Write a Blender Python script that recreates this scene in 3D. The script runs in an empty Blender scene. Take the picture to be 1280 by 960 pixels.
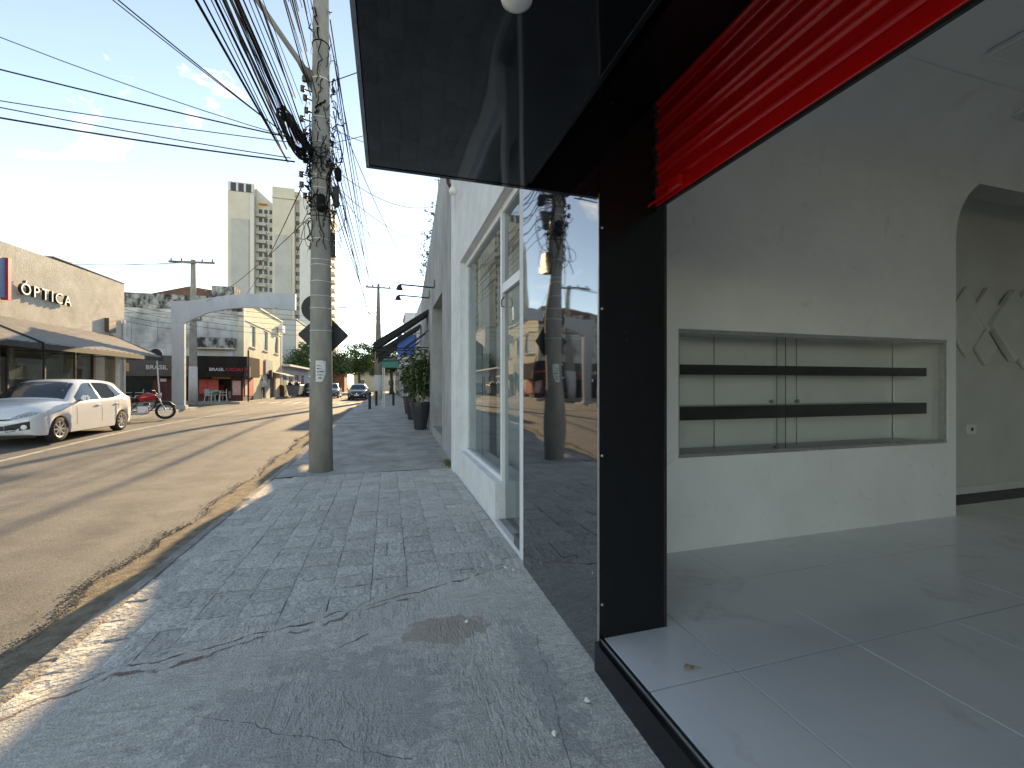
import bpy, bmesh, math, random
from mathutils import Vector, Matrix
R = math.radians
random.seed(7)
S = bpy.context.scene
COL = S.collection

# ------------------------------------------------------------------ camera, world, sun, exposure
cam = bpy.data.cameras.new("camera"); camo = bpy.data.objects.new("camera", cam); COL.objects.link(camo)
camo.location = (0, 0, 1.58); camo.rotation_euler = (R(90), 0, R(-16.302))
cam.sensor_width = 36; cam.lens = 530 / 1280 * 36; cam.clip_start = 0.05; cam.clip_end = 3000
S.camera = camo
SUN_EL, SUN_AZ = 18.0, 11.0            # azimuth measured from +Y towards +X
w = bpy.data.worlds.new("World"); S.world = w; w.use_nodes = True
nt = w.node_tree; nt.nodes.clear()
wo = nt.nodes.new('ShaderNodeOutputWorld'); bg = nt.nodes.new('ShaderNodeBackground'); sky = nt.nodes.new('ShaderNodeTexSky')
sky.sky_type = 'NISHITA'; sky.sun_disc = False; sky.sun_elevation = R(SUN_EL); sky.sun_rotation = R(SUN_AZ)
sky.altitude = 3500; sky.air_density = 1.0; sky.dust_density = .25; sky.ozone_density = 1.8
bg.inputs['Strength'].default_value = 0.15
tc = nt.nodes.new('ShaderNodeTexCoord'); mp = nt.nodes.new('ShaderNodeMapping'); mp.inputs['Scale'].default_value = (1, 1, 1.9)
mp.inputs['Location'].default_value = (3.278, 0.409, 1.56)
n1 = nt.nodes.new('ShaderNodeTexNoise'); n1.inputs['Scale'].default_value = 3.3; n1.inputs['Detail'].default_value = 9; n1.inputs['Roughness'].default_value = .62
n1.inputs['Distortion'].default_value = .35
rp = nt.nodes.new('ShaderNodeValToRGB'); rp.color_ramp.elements[0].position = .635; rp.color_ramp.elements[1].position = .82
mul = nt.nodes.new('ShaderNodeMath'); mul.operation = 'MULTIPLY'; mul.inputs[1].default_value = .85
mx = nt.nodes.new('ShaderNodeMixRGB'); mx.inputs['Color2'].default_value = (7.5, 7.4, 7.2, 1)
nt.links.new(tc.outputs['Generated'], mp.inputs['Vector']); nt.links.new(mp.outputs['Vector'], n1.inputs['Vector'])
nt.links.new(n1.outputs['Fac'], rp.inputs['Fac']); nt.links.new(rp.outputs['Color'], mul.inputs[0]); nt.links.new(mul.outputs[0], mx.inputs['Fac'])
nt.links.new(sky.outputs['Color'], mx.inputs['Color1']); nt.links.new(mx.outputs['Color'], bg.inputs['Color']); nt.links.new(bg.outputs[0], wo.inputs['Surface'])
sl = bpy.data.lights.new("sun", 'SUN'); sl.energy = 3.15; sl.angle = R(0.53); sl.color = (1.0, .86, .68)
so = bpy.data.objects.new("sun", sl); COL.objects.link(so); so.location = (20, 60, 40)
sd = Vector((math.sin(R(SUN_AZ)) * math.cos(R(SUN_EL)), math.cos(R(SUN_AZ)) * math.cos(R(SUN_EL)), math.sin(R(SUN_EL))))
so.rotation_euler = sd.to_track_quat('Z', 'Y').to_euler()
vs = S.view_settings; vs.view_transform = 'Standard'; vs.look = 'None'; vs.gamma = 1; vs.exposure = 1.8
vs.use_white_balance = True; vs.white_balance_temperature = 10500; vs.white_balance_tint = 10; vs.use_curve_mapping = False

# ------------------------------------------------------------------ materials
MATS = {}
def mat(name, c1, c2=None, scale=6.0, rough=.7, metal=0.0, bump=0.0, bscale=40.0, ior=1.45, detail=5, stretch=(1, 1, 1), lo=.35, hi=.65, bdist=.01, rvar=0.0, emit=None, coat=0.0, bdetail=4):
    m = bpy.data.materials.new(name); m.use_nodes = True; t = m.node_tree; b = t.nodes['Principled BSDF']
    b.inputs['Base Color'].default_value = (*c1, 1); b.inputs['Roughness'].default_value = rough
    b.inputs['Metallic'].default_value = metal; b.inputs['IOR'].default_value = ior; b.inputs['Coat Weight'].default_value = coat
    b.inputs['Coat Roughness'].default_value = .05
    g = t.nodes.new('ShaderNodeNewGeometry')
    mpn = t.nodes.new('ShaderNodeMapping'); mpn.inputs['Scale'].default_value = stretch; t.links.new(g.outputs['Position'], mpn.inputs['Vector'])
    if c2 is not None:
        n = t.nodes.new('ShaderNodeTexNoise'); n.inputs['Scale'].default_value = scale; n.inputs['Detail'].default_value = detail; n.inputs['Roughness'].default_value = .62
        r = t.nodes.new('ShaderNodeValToRGB'); r.color_ramp.elements[0].position = lo; r.color_ramp.elements[1].position = hi
        r.color_ramp.elements[0].color = (*c1, 1); r.color_ramp.elements[1].color = (*c2, 1)
        t.links.new(mpn.outputs[0], n.inputs['Vector']); t.links.new(n.outputs['Fac'], r.inputs['Fac']); t.links.new(r.outputs['Color'], b.inputs['Base Color'])
        if rvar:
            mr = t.nodes.new('ShaderNodeMapRange'); mr.inputs['To Min'].default_value = max(.02, rough - rvar); mr.inputs['To Max'].default_value = rough + rvar
            t.links.new(n.outputs['Fac'], mr.inputs['Value']); t.links.new(mr.outputs[0], b.inputs['Roughness'])
    if bump:
        n2 = t.nodes.new('ShaderNodeTexNoise'); n2.inputs['Scale'].default_value = bscale; n2.inputs['Detail'].default_value = bdetail
        bp = t.nodes.new('ShaderNodeBump'); bp.inputs['Strength'].default_value = bump; bp.inputs['Distance'].default_value = bdist
        t.links.new(mpn.outputs[0], n2.inputs['Vector']); t.links.new(n2.outputs['Fac'], bp.inputs['Height']); t.links.new(bp.outputs[0], b.inputs['Normal'])
    if emit:
        b.inputs['Emission Color'].default_value = (*emit[:3], 1); b.inputs['Emission Strength'].default_value = emit[3]
    MATS[name] = m; return m
def nodes(m): return m.node_tree, m.node_tree.nodes['Principled BSDF']
def glass(name, tint, ior=1.5, rough=0.0, body=None):
    """clear pane: fresnel mix of mirror reflection and tinted see-through"""
    m = bpy.data.materials.new(name); m.use_nodes = True; t = m.node_tree; t.nodes.clear()
    o = t.nodes.new('ShaderNodeOutputMaterial'); mxs = t.nodes.new('ShaderNodeMixShader'); fr = t.nodes.new('ShaderNodeFresnel'); fr.inputs['IOR'].default_value = ior
    tr = t.nodes.new('ShaderNodeBsdfTransparent'); tr.inputs['Color'].default_value = (*tint, 1)
    gl = t.nodes.new('ShaderNodeBsdfGlossy'); gl.inputs['Roughness'].default_value = rough
    g = t.nodes.new('ShaderNodeNewGeometry'); n2 = t.nodes.new('ShaderNodeTexNoise'); n2.inputs['Scale'].default_value = 1.6; n2.inputs['Detail'].default_value = 1
    bp = t.nodes.new('ShaderNodeBump'); bp.inputs['Strength'].default_value = .05; bp.inputs['Distance'].default_value = .02
    t.links.new(g.outputs['Position'], n2.inputs['Vector']); t.links.new(n2.outputs['Fac'], bp.inputs['Height']); t.links.new(bp.outputs[0], gl.inputs['Normal'])
    inv = t.nodes.new('ShaderNodeMath'); inv.operation = 'SUBTRACT'; inv.inputs[0].default_value = 1; t.links.new(g.outputs['Backfacing'], inv.inputs[1])
    fm = t.nodes.new('ShaderNodeMath'); fm.operation = 'MULTIPLY'; t.links.new(fr.outputs[0], fm.inputs[0]); t.links.new(inv.outputs[0], fm.inputs[1])
    t.links.new(fm.outputs[0], mxs.inputs[0]); t.links.new(tr.outputs[0], mxs.inputs[1]); t.links.new(gl.outputs[0], mxs.inputs[2]); t.links.new(mxs.outputs[0], o.inputs[0])
    MATS[name] = m; return m

# ground family
def ground_mats():
    m = mat('asphalt', (.125, .119, .108), (.21, .20, .182), scale=1.9, rough=.82, bump=.6, bscale=160, bdist=.006, lo=.3, hi=.75, detail=9)
    t, b = nodes(m)
    # tyre-polished lengthwise streaks and speckle of light aggregate
    g = t.nodes.new('ShaderNodeNewGeometry'); mpn = t.nodes.new('ShaderNodeMapping'); mpn.inputs['Scale'].default_value = (1.7, .05, 1)
    n = t.nodes.new('ShaderNodeTexNoise'); n.inputs['Scale'].default_value = 1.0; n.inputs['Detail'].default_value = 4
    v = t.nodes.new('ShaderNodeTexNoise'); v.inputs['Scale'].default_value = 85; v.inputs['Detail'].default_value = 2
    r = t.nodes.new('ShaderNodeMapRange'); r.inputs['From Min'].default_value = .35; r.inputs['From Max'].default_value = .65; r.inputs['To Min'].default_value = .90; r.inputs['To Max'].default_value = 1.09
    r2 = t.nodes.new('ShaderNodeMapRange'); r2.inputs['From Min'].default_value = .3; r2.inputs['From Max'].default_value = .72; r2.inputs['To Min'].default_value = .55; r2.inputs['To Max'].default_value = 1.5
    mm = t.nodes.new('ShaderNodeMath'); mm.operation = 'MULTIPLY'
    vm = t.nodes.new('ShaderNodeVectorMath'); vm.operation = 'SCALE'
    src = b.inputs['Base Color'].links[0].from_socket
    t.links.new(g.outputs['Position'], mpn.inputs[0]); t.links.new(mpn.outputs[0], n.inputs['Vector']); t.links.new(g.outputs['Position'], v.inputs['Vector'])
    t.links.new(n.outputs['Fac'], r.inputs['Value']); t.links.new(v.outputs['Fac'], r2.inputs['Value']); t.links.new(r.outputs[0], mm.inputs[0]); t.links.new(r2.outputs[0], mm.inputs[1])
    t.links.new(src, vm.inputs[0]); t.links.new(mm.outputs[0], vm.inputs['Scale']); t.links.new(vm.outputs[0], b.inputs['Base Color'])

    # near slab: broom-finished cement with curved trowel sweeps, stains and a red-brown worn patch
    m = mat('cement', (.50, .47, .425), (.66, .625, .57), scale=1.7, rough=.85, detail=10, lo=.28, hi=.74)
    t, b = nodes(m); L = t.links
    g = t.nodes.new('ShaderNodeNewGeometry')
    src = b.inputs['Base Color'].links[0].from_socket
    def noise(sc, det, st=(1, 1, 1), dist=0.0, rot=0.0):
        mpn = t.nodes.new('ShaderNodeMapping'); mpn.inputs['Scale'].default_value = st; mpn.inputs['Rotation'].default_value = (0, 0, rot)
        n = t.nodes.new('ShaderNodeTexNoise'); n.inputs['Scale'].default_value = sc; n.inputs['Detail'].default_value = det; n.inputs['Distortion'].default_value = dist
        L.new(g.outputs['Position'], mpn.inputs[0]); L.new(mpn.outputs[0], n.inputs['Vector']); return n.outputs['Fac']
    def math_(op, a, bb):
        n = t.nodes.new('ShaderNodeMath'); n.operation = op
        for i, x in enumerate((a, bb)):
            if isinstance(x, (int, float)): n.inputs[i].default_value = x
            else: L.new(x, n.inputs[i])
        return n.outputs[0]
    def rng(x, a, bb, c, d):
        n = t.nodes.new('ShaderNodeMapRange'); n.inputs['From Min'].default_value = a; n.inputs['From Max'].default_value = bb; n.inputs['To Min'].default_value = c; n.inputs['To Max'].default_value = d
        L.new(x, n.inputs['Value']); return n.outputs[0]
    broom = noise(30, 4, (1.0, .30, 1), 1.2, .9); broom2 = noise(36, 4, (.26, 1.0, 1), 1.1, .35); grit = noise(110, 4); sel = noise(1.4, 2)
    mxb = t.nodes.new('ShaderNodeMixRGB'); L.new(rng(sel, .42, .58, 0, 1), mxb.inputs[0]); L.new(broom, mxb.inputs[1]); L.new(broom2, mxb.inputs[2])
    lump = noise(7, 5)
    hgt = math_('ADD', math_('MULTIPLY', mxb.outputs[0], 1.0), math_('ADD', math_('MULTIPLY', grit, .55), math_('MULTIPLY', lump, 1.2)))
    bp = t.nodes.new('ShaderNodeBump'); bp.inputs['Strength'].default_value = 1.0; bp.inputs['Distance'].default_value = .02
    L.new(hgt, bp.inputs['Height']); L.new(bp.outputs[0], b.inputs['Normal'])
    shade = math_('MULTIPLY', rng(mxb.outputs[0], .3, .7, .80, 1.15), rng(grit, .34, .66, .82, 1.28))  # broom grooves and grit darkened in the colour, standing in for relief shade
    vm = t.nodes.new('ShaderNodeVectorMath'); vm.operation = 'SCALE'; L.new(src, vm.inputs[0]); L.new(shade, vm.inputs['Scale'])
    # worn patch
    def patch(prev, cx, cy, rx, ry, col, thr):
        sub = t.nodes.new('ShaderNodeVectorMath'); sub.operation = 'SUBTRACT'; sub.inputs[1].default_value = (cx, cy, 0); L.new(g.outputs['Position'], sub.inputs[0])
        mu = t.nodes.new('ShaderNodeVectorMath'); mu.operation = 'MULTIPLY'; mu.inputs[1].default_value = (1 / rx, 1 / ry, 0); L.new(sub.outputs[0], mu.inputs[0])
        ln = t.nodes.new('ShaderNodeVectorMath'); ln.operation = 'LENGTH'; L.new(mu.outputs[0], ln.inputs[0])
        e = math_('ADD', ln.outputs['Value'], math_('MULTIPLY', math_('SUBTRACT', noise(9, 6), .5), 2.6))
        fac = rng(e, .95, 1.05, thr, 0)
        mxp = t.nodes.new('ShaderNodeMixRGB'); L.new(fac, mxp.inputs[0]); L.new(prev, mxp.inputs[1]); mxp.inputs[2].default_value = (*col, 1); return mxp.outputs[0]
    c = patch(vm.outputs[0], .36, 2.74, .24, .16, (.44, .34, .285), .75)
    c = patch(c, .80, 2.15, .10, .5, (.33, .33, .32), .5)
    c = patch(c, -.3, 2.2, .6, .4, (.30, .305, .31), .4)
    sx = t.nodes.new('ShaderNodeSeparateXYZ'); L.new(g.outputs['Position'], sx.inputs[0])
    def crack(prev, y0, sl_, amp, wd, xa, xb, col, sc=3.0):
        line = math_('ADD', math_('MULTIPLY', sx.outputs['X'], sl_), math_('ADD', math_('MULTIPLY', math_('SUBTRACT', noise(sc, 7), .5), amp), y0))
        dd = math_('ABSOLUTE', math_('SUBTRACT', sx.outputs['Y'], line), 0)
        fac = math_('MULTIPLY', rng(dd, wd * .35, wd, .9, 0), math_('MULTIPLY', math_('GREATER_THAN', sx.outputs['X'], xa), math_('LESS_THAN', sx.outputs['X'], xb)))
        fac = math_('MULTIPLY', fac, rng(noise(8, 3), .38, .5, 0, 1))
        mxp = t.nodes.new('ShaderNodeMixRGB'); mxp.use_clamp = True; L.new(fac, mxp.inputs[0]); L.new(prev, mxp.inputs[1]); mxp.inputs[2].default_value = (*col, 1); return mxp.outputs[0]
    c = crack(c, 2.75 + 1.6 * .3, .30, .30, .012, -1.8, 1.1, (.06, .05, .045))
    c = crack(c, 2.66 + 1.6 * .3, .31, .5, .02, -1.8, .2, (.20, .12, .10))
    c = crack(c, 1.9, -.5, .22, .004, -.9, .1, (.10, .10, .10))
    c = crack(c, 2.88, .55, .12, .009, -.32, -.12, (.03, .03, .03), 8.0)
    c = crack(c, -2.2, 5.2, .7, .02, .6, .9, (.16, .16, .16))
    L.new(c, b.inputs['Base Color'])

    m = mat('paver_stone', (.42, .40, .365), (.60, .575, .53), scale=5.5, rough=.86, bump=1.0, bscale=26, bdist=.03, lo=.25, hi=.75, detail=10, bdetail=6)
    t, b = nodes(m); L = t.links                        # each stone its own tone
    oi = t.nodes.new('ShaderNodeObjectInfo'); r = t.nodes.new('ShaderNodeMapRange'); r.inputs['To Min'].default_value = .88; r.inputs['To Max'].default_value = 1.1
    vm = t.nodes.new('ShaderNodeVectorMath'); vm.operation = 'SCALE'; src = b.inputs['Base Color'].links[0].from_socket
    g = t.nodes.new('ShaderNodeNewGeometry'); sp = t.nodes.new('ShaderNodeTexNoise'); sp.inputs['Scale'].default_value = 62; sp.inputs['Detail'].default_value = 3; sp.inputs['Roughness'].default_value = .7
    sr = t.nodes.new('ShaderNodeMapRange'); sr.inputs['From Min'].default_value = .34; sr.inputs['From Max'].default_value = .66; sr.inputs['To Min'].default_value = .74; sr.inputs['To Max'].default_value = 1.36
    mu = t.nodes.new('ShaderNodeMath'); mu.operation = 'MULTIPLY'; L.new(g.outputs['Position'], sp.inputs['Vector']); L.new(sp.outputs['Fac'], sr.inputs['Value']); L.new(sr.outputs[0], mu.inputs[1])
    L.new(oi.outputs['Random'], r.inputs['Value']); L.new(r.outputs[0], mu.inputs[0]); L.new(src, vm.inputs[0]); L.new(mu.outputs[0], vm.inputs['Scale']); L.new(vm.outputs[0], b.inputs['Base Color'])
    mat('joint_sand', (.055, .052, .048), (.10, .095, .085), scale=20, rough=.95, bump=.5, bscale=90)
    mat('cement_far', (.26, .245, .22), (.52, .505, .47), scale=1.6, rough=.85, bump=.9, bscale=40, bdist=.02, detail=12, lo=.3, hi=.7)
    mat('kerb_stone', (.20, .185, .165), (.34, .32, .29), scale=4, rough=.9, bump=.8, bscale=30, bdist=.03)
    mat('dirt', (.17, .135, .095), (.32, .265, .19), scale=9, rough=.95, bump=1.0, bscale=70, bdist=.03)
    mat('pebble', (.16, .125, .085), (.34, .27, .19), scale=11, rough=.9, bump=.4, bscale=60)
    mat('earth', (.16, .15, .13), (.24, .22, .19), scale=.2, rough=.95)
    mat('road_paint', (.52, .51, .47), (.24, .23, .20), scale=7, rough=.7, lo=.42, hi=.7, detail=10)
ground_mats()
mat('white_wall', (.72, .72, .72), (.84, .84, .835), scale=2.6, rough=.8, bump=1.0, bscale=60, bdist=.02, detail=10)
mat('white_frame', (.76, .76, .75), (.83, .83, .82), scale=5, rough=.4)
mat('grey_render', (.30, .30, .295), (.46, .455, .44), scale=2.0, rough=.9, bump=.9, bscale=55, bdist=.02, stretch=(1, 1, .45), detail=9)
mat('inner_white', (.77, .76, .735), (.85, .845, .825), scale=1.1, rough=.55, bump=.25, bscale=9, bdist=.02, detail=9)
mat('inner_ceiling', (.80, .79, .775), (.83, .82, .81), scale=.7, rough=.8)
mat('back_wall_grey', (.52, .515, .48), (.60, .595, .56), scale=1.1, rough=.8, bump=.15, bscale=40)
mat('diamond_board', (.56, .555, .515), (.62, .615, .575), scale=2, rough=.6)
mat('tile', (.70, .695, .685), (.78, .775, .765), scale=2.3, rough=.16, ior=1.5, detail=9, rvar=.07, lo=.2, hi=.8)
mat('grout', (.10, .10, .10), (.15, .15, .145), scale=9, rough=.9)
def black_gloss(name, rough, ior, wav, sc):
    m = mat(name, (.006, .007, .009), (.010, .011, .014), scale=2, rough=rough, ior=ior, bump=wav, bscale=sc, bdist=.05, bdetail=1); return m
black_gloss('black_panel', .03, 3.4, .10, 1.5)
black_gloss('black_soffit', .05, 1.5, .20, 1.3)
mat('black_jamb', (.007, .0075, .009), (.009, .0095, .011), scale=14, rough=.26, ior=1.4, rvar=.02, detail=8)
mat('black_metal', (.012, .012, .013), (.03, .03, .03), scale=12, rough=.45)
mat('black_canvas', (.016, .016, .017), (.032, .031, .03), scale=6, rough=.8, bump=.2, bscale=120)
mat('aluminium', (.46, .46, .46), (.56, .56, .56), scale=20, rough=.38, metal=.8)
mat('red_shutter', (.80, .010, .014), (.86, .016, .02), scale=7, rough=.24, ior=1.5, bump=.05, bscale=14, coat=.8)
mat('dark_metal', (.05, .05, .05), (.09, .085, .08), scale=12, rough=.5, metal=.4)
mat('rust', (.16, .07, .035), (.06, .035, .025), scale=14, rough=.85, bump=.4, bscale=60)
mat('pole_concrete', (.22, .205, .18), (.33, .31, .275), scale=4.5, rough=.9, bump=.5, bscale=70, stretch=(1, 1, .35), detail=9)
mat('pole_brown', (.15, .125, .10), (.24, .205, .17), scale=4.5, rough=.9, bump=.5, bscale=40, stretch=(1, 1, .3))
mat('whitewash', (.55, .54, .51), (.66, .65, .62), scale=7, rough=.9)
mat('strap', (.55, .55, .54), (.75, .75, .74), scale=25, rough=.45, metal=.3)
mat('cable', (.008, .008, .009), (.014, .014, .014), scale=9, rough=.9, ior=1.2)
mat('cable_grey', (.04, .04, .04), (.07, .068, .065), scale=9, rough=.9, ior=1.2)
mat('porcelain', (.06, .035, .03), (.10, .06, .05), scale=9, rough=.3)
mat('paper', (.68, .68, .66), (.50, .50, .49), scale=18, rough=.8, lo=.45, hi=.7)
mat('ink', (.03, .03, .035), rough=.8)
mat('sign_back', (.018, .018, .02), (.035, .035, .036), scale=16, rough=.55)
mat('arch_paint', (.40, .41, .44), (.48, .49, .51), scale=1.4, rough=.75, bump=.2, bscale=40, stretch=(1, 1, .4))
mat('optica_wall', (.40, .37, .32), (.55, .515, .45), scale=1.6, rough=.9, bump=.5, bscale=26, bdist=.03, detail=10, lo=.3, hi=.7)
mat('optica_pillar', (.38, .36, .33), (.47, .45, .41), scale=2, rough=.9)
mat('letter_white', (.78, .77, .74), rough=.4)
mat('letter_side', (.02, .02, .022), rough=.5)
mat('letter_red', (.72, .05, .07), rough=.5)
mat('awning_sheet', (.20, .185, .165), (.27, .25, .225), scale=3, rough=.65)
mat('awning_dark', (.02, .02, .022), (.035, .034, .034), scale=6, rough=.7)
mat('sign_red', (.50, .03, .035), (.58, .045, .05), scale=3, rough=.5)
mat('sign_blue', (.10, .15, .26), (.13, .18, .30), scale=3, rough=.5)
mat('yellow_poster', (.46, .34, .10), (.55, .42, .16), scale=3, rough=.6)
mat('orange_panel', (.62, .27, .07), (.70, .34, .10), scale=3, rough=.6)
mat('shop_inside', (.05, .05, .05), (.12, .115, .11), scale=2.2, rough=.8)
mat('plaster_stained', (.30, .295, .28), (.56, .555, .54), scale=1.1, rough=.9, detail=12, lo=.34, hi=.56, stretch=(1, 1, .8), bump=.3, bscale=20)
mat('plaster_cream', (.52, .44, .31), (.66, .585, .44), scale=1.3, rough=.9, detail=10, lo=.3, hi=.62, bump=.3, bscale=20)
mat('plaster_white', (.55, .55, .54), (.66, .66, .645), scale=1.0, rough=.9, detail=9)
mat('mould', (.05, .048, .045), (.42, .415, .40), scale=2.6, rough=.95, detail=12, lo=.42, hi=.6, stretch=(1, 1, .6))
mat('fascia_brown', (.026, .019, .018), (.038, .029, .027), scale=3, rough=.95, ior=1.2)
mat('fascia_grey', (.085, .075, .07), (.11, .10, .092), scale=3, rough=.6)
mat('maroon_wall', (.085, .028, .024), (.125, .042, .036), scale=2, rough=.7)
mat('roof_tile', (.14, .07, .05), (.22, .11, .08), scale=3, rough=.9)
mat('poster_red', (.48, .05, .04), (.60, .12, .08), scale=5, rough=.6)
mat('poster_pink', (.60, .30, .32), (.68, .46, .45), scale=4, rough=.6)
mat('poster_teal', (.05, .28, .26), (.4, .45, .40), scale=6, rough=.6)
mat('tower_beige', (.50, .455, .385), (.57, .525, .45), scale=.25, rough=.9, detail=8)
mat('tower_grey', (.37, .37, .355), (.43, .43, .415), scale=.25, rough=.9, detail=8)
mat('tower_white', (.52, .515, .50), (.60, .59, .57), scale=.3, rough=.9)
mat('concrete_mid', (.32, .32, .315), (.42, .42, .41), scale=.4, rough=.9, detail=8)
mat('window_dark', (.035, .045, .055), (.06, .07, .08), scale=3, rough=.12)
mat('car_white', (.70, .71, .72), (.74, .75, .76), scale=2, rough=.24, coat=.6)
mat('car_dark', (.03, .034, .04), (.045, .05, .055), scale=2, rough=.22, coat=.6)
mat('car_grey', (.14, .15, .16), (.17, .18, .19), scale=2, rough=.24, coat=.6)
mat('car_glass', (.012, .016, .020), (.02, .026, .032), scale=2, rough=.03, ior=1.8)
mat('car_black', (.014, .014, .015), (.025, .025, .026), scale=9, rough=.5)
mat('rubber', (.018, .018, .018), (.034, .033, .031), scale=14, rough=.85)
mat('rim', (.55, .55, .56), (.66, .66, .67), scale=10, rough=.28, metal=.75)
mat('lamp_glass', (.16, .17, .19), (.5, .52, .55), scale=22, rough=.06, ior=1.7)
mat('tail_red', (.40, .015, .02), rough=.2)
mat('moto_red', (.42, .012, .018), (.48, .02, .026), scale=4, rough=.22, coat=.5)
mat('chrome', (.60, .60, .60), rough=.18, metal=1.0)
mat('pot', (.022, .024, .030), (.035, .037, .044), scale=5, rough=.4)
mat('soil', (.06, .045, .03), rough=.95)
mat('leaf', (.028, .062, .018), (.07, .13, .035), scale=3.5, rough=.5, lo=.3, hi=.7)
mat('leaf_dark', (.022, .05, .018), (.05, .095, .03), scale=6, rough=.45, lo=.3, hi=.7)
mat('leaf_yellow', (.11, .15, .03), (.17, .20, .04), scale=2, rough=.55)
mat('bark', (.09, .065, .045), (.15, .115, .08), scale=9, rough=.95, bump=.5, bscale=40)
mat('twig', (.30, .26, .17), (.38, .33, .22), scale=9, rough=.8)
mat('bollard', (.016, .016, .017), (.04, .038, .036), scale=6, rough=.6)
mat('blue_sign', (.04, .15, .45), (.05, .18, .50), scale=3, rough=.45)
mat('green_sign', (.03, .22, .17), rough=.5)
mat('dumpster', (.13, .155, .17), (.19, .215, .225), scale=3, rough=.6)
mat('brick_red', (.34, .13, .085), (.42, .17, .11), scale=3, rough=.9)
mat('skin', (.38, .24, .17), rough=.6)
mat('shirt', (.58, .57, .52), rough=.8)
mat('trousers', (.03, .03, .035), rough=.8)
mat('hair', (.02, .016, .013), rough=.7)
mat('dead_leaf', (.24, .15, .085), (.36, .27, .18), scale=60, rough=.8)
mat('litter', (.72, .71, .68), rough=.7)
mat('lamp_white', (.80, .79, .76), rough=.25)
mat('plastic_white', (.72, .72, .70), rough=.45)
mat('shelf_top', (.55, .55, .53), rough=.5)
mat('weed', (.09, .11, .03), (.17, .16, .06), scale=30, rough=.8)
glass('pane', (.80, .84, .84), ior=2.1)
glass('case_glass', (.95, .96, .955), ior=1.4)
glass('shopfront_glass', (.66, .70, .70), ior=1.7)

def smudge(name, col, sc, lo, hi, amt):
    t, b = nodes(MATS[name]); src = b.inputs['Base Color'].links[0].from_socket; g = t.nodes.new('ShaderNodeNewGeometry')
    n = t.nodes.new('ShaderNodeTexNoise'); n.inputs['Scale'].default_value = sc; n.inputs['Detail'].default_value = 8; n.inputs['Roughness'].default_value = .7; n.inputs['Distortion'].default_value = .6
    r = t.nodes.new('ShaderNodeMapRange'); r.inputs['From Min'].default_value = lo; r.inputs['From Max'].default_value = hi; r.inputs['To Max'].default_value = amt
    m = t.nodes.new('ShaderNodeMixRGB'); m.inputs[2].default_value = (*col, 1); t.links.new(g.outputs['Position'], n.inputs['Vector']); t.links.new(n.outputs['Fac'], r.inputs['Value'])
    t.links.new(r.outputs[0], m.inputs[0]); t.links.new(src, m.inputs[1]); t.links.new(m.outputs[0], b.inputs['Base Color'])
smudge('inner_white', (.45, .43, .39), 3.3, .60, .78, .55); smudge('black_jamb', (.09, .085, .075), 26, .66, .78, .7); smudge('red_shutter', (.35, .02, .02), 9, .62, .78, .5)
smudge('tile', (.36, .34, .30), 2.6, .56, .74, .5); smudge('white_wall', (.42, .40, .36), 2.1, .60, .78, .55); smudge('asphalt', (.07, .066, .06), .55, .57, .68, .55); smudge('cement', (.30, .285, .26), 2.3, .56, .72, .5)
smudge('cement_far', (.20, .19, .17), .9, .56, .70, .6); smudge('arch_paint', (.22, .21, .20), 1.6, .58, .74, .6); smudge('tower_grey', (.26, .255, .24), .35, .56, .72, .5); smudge('optica_wall', (.30, .275, .235), 1.1, .56, .7, .5); smudge('car_white', (.45, .42, .36), 3.0, .60, .80, .35); smudge('black_panel', (.05, .05, .048), 40, .70, .80, .6)
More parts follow.
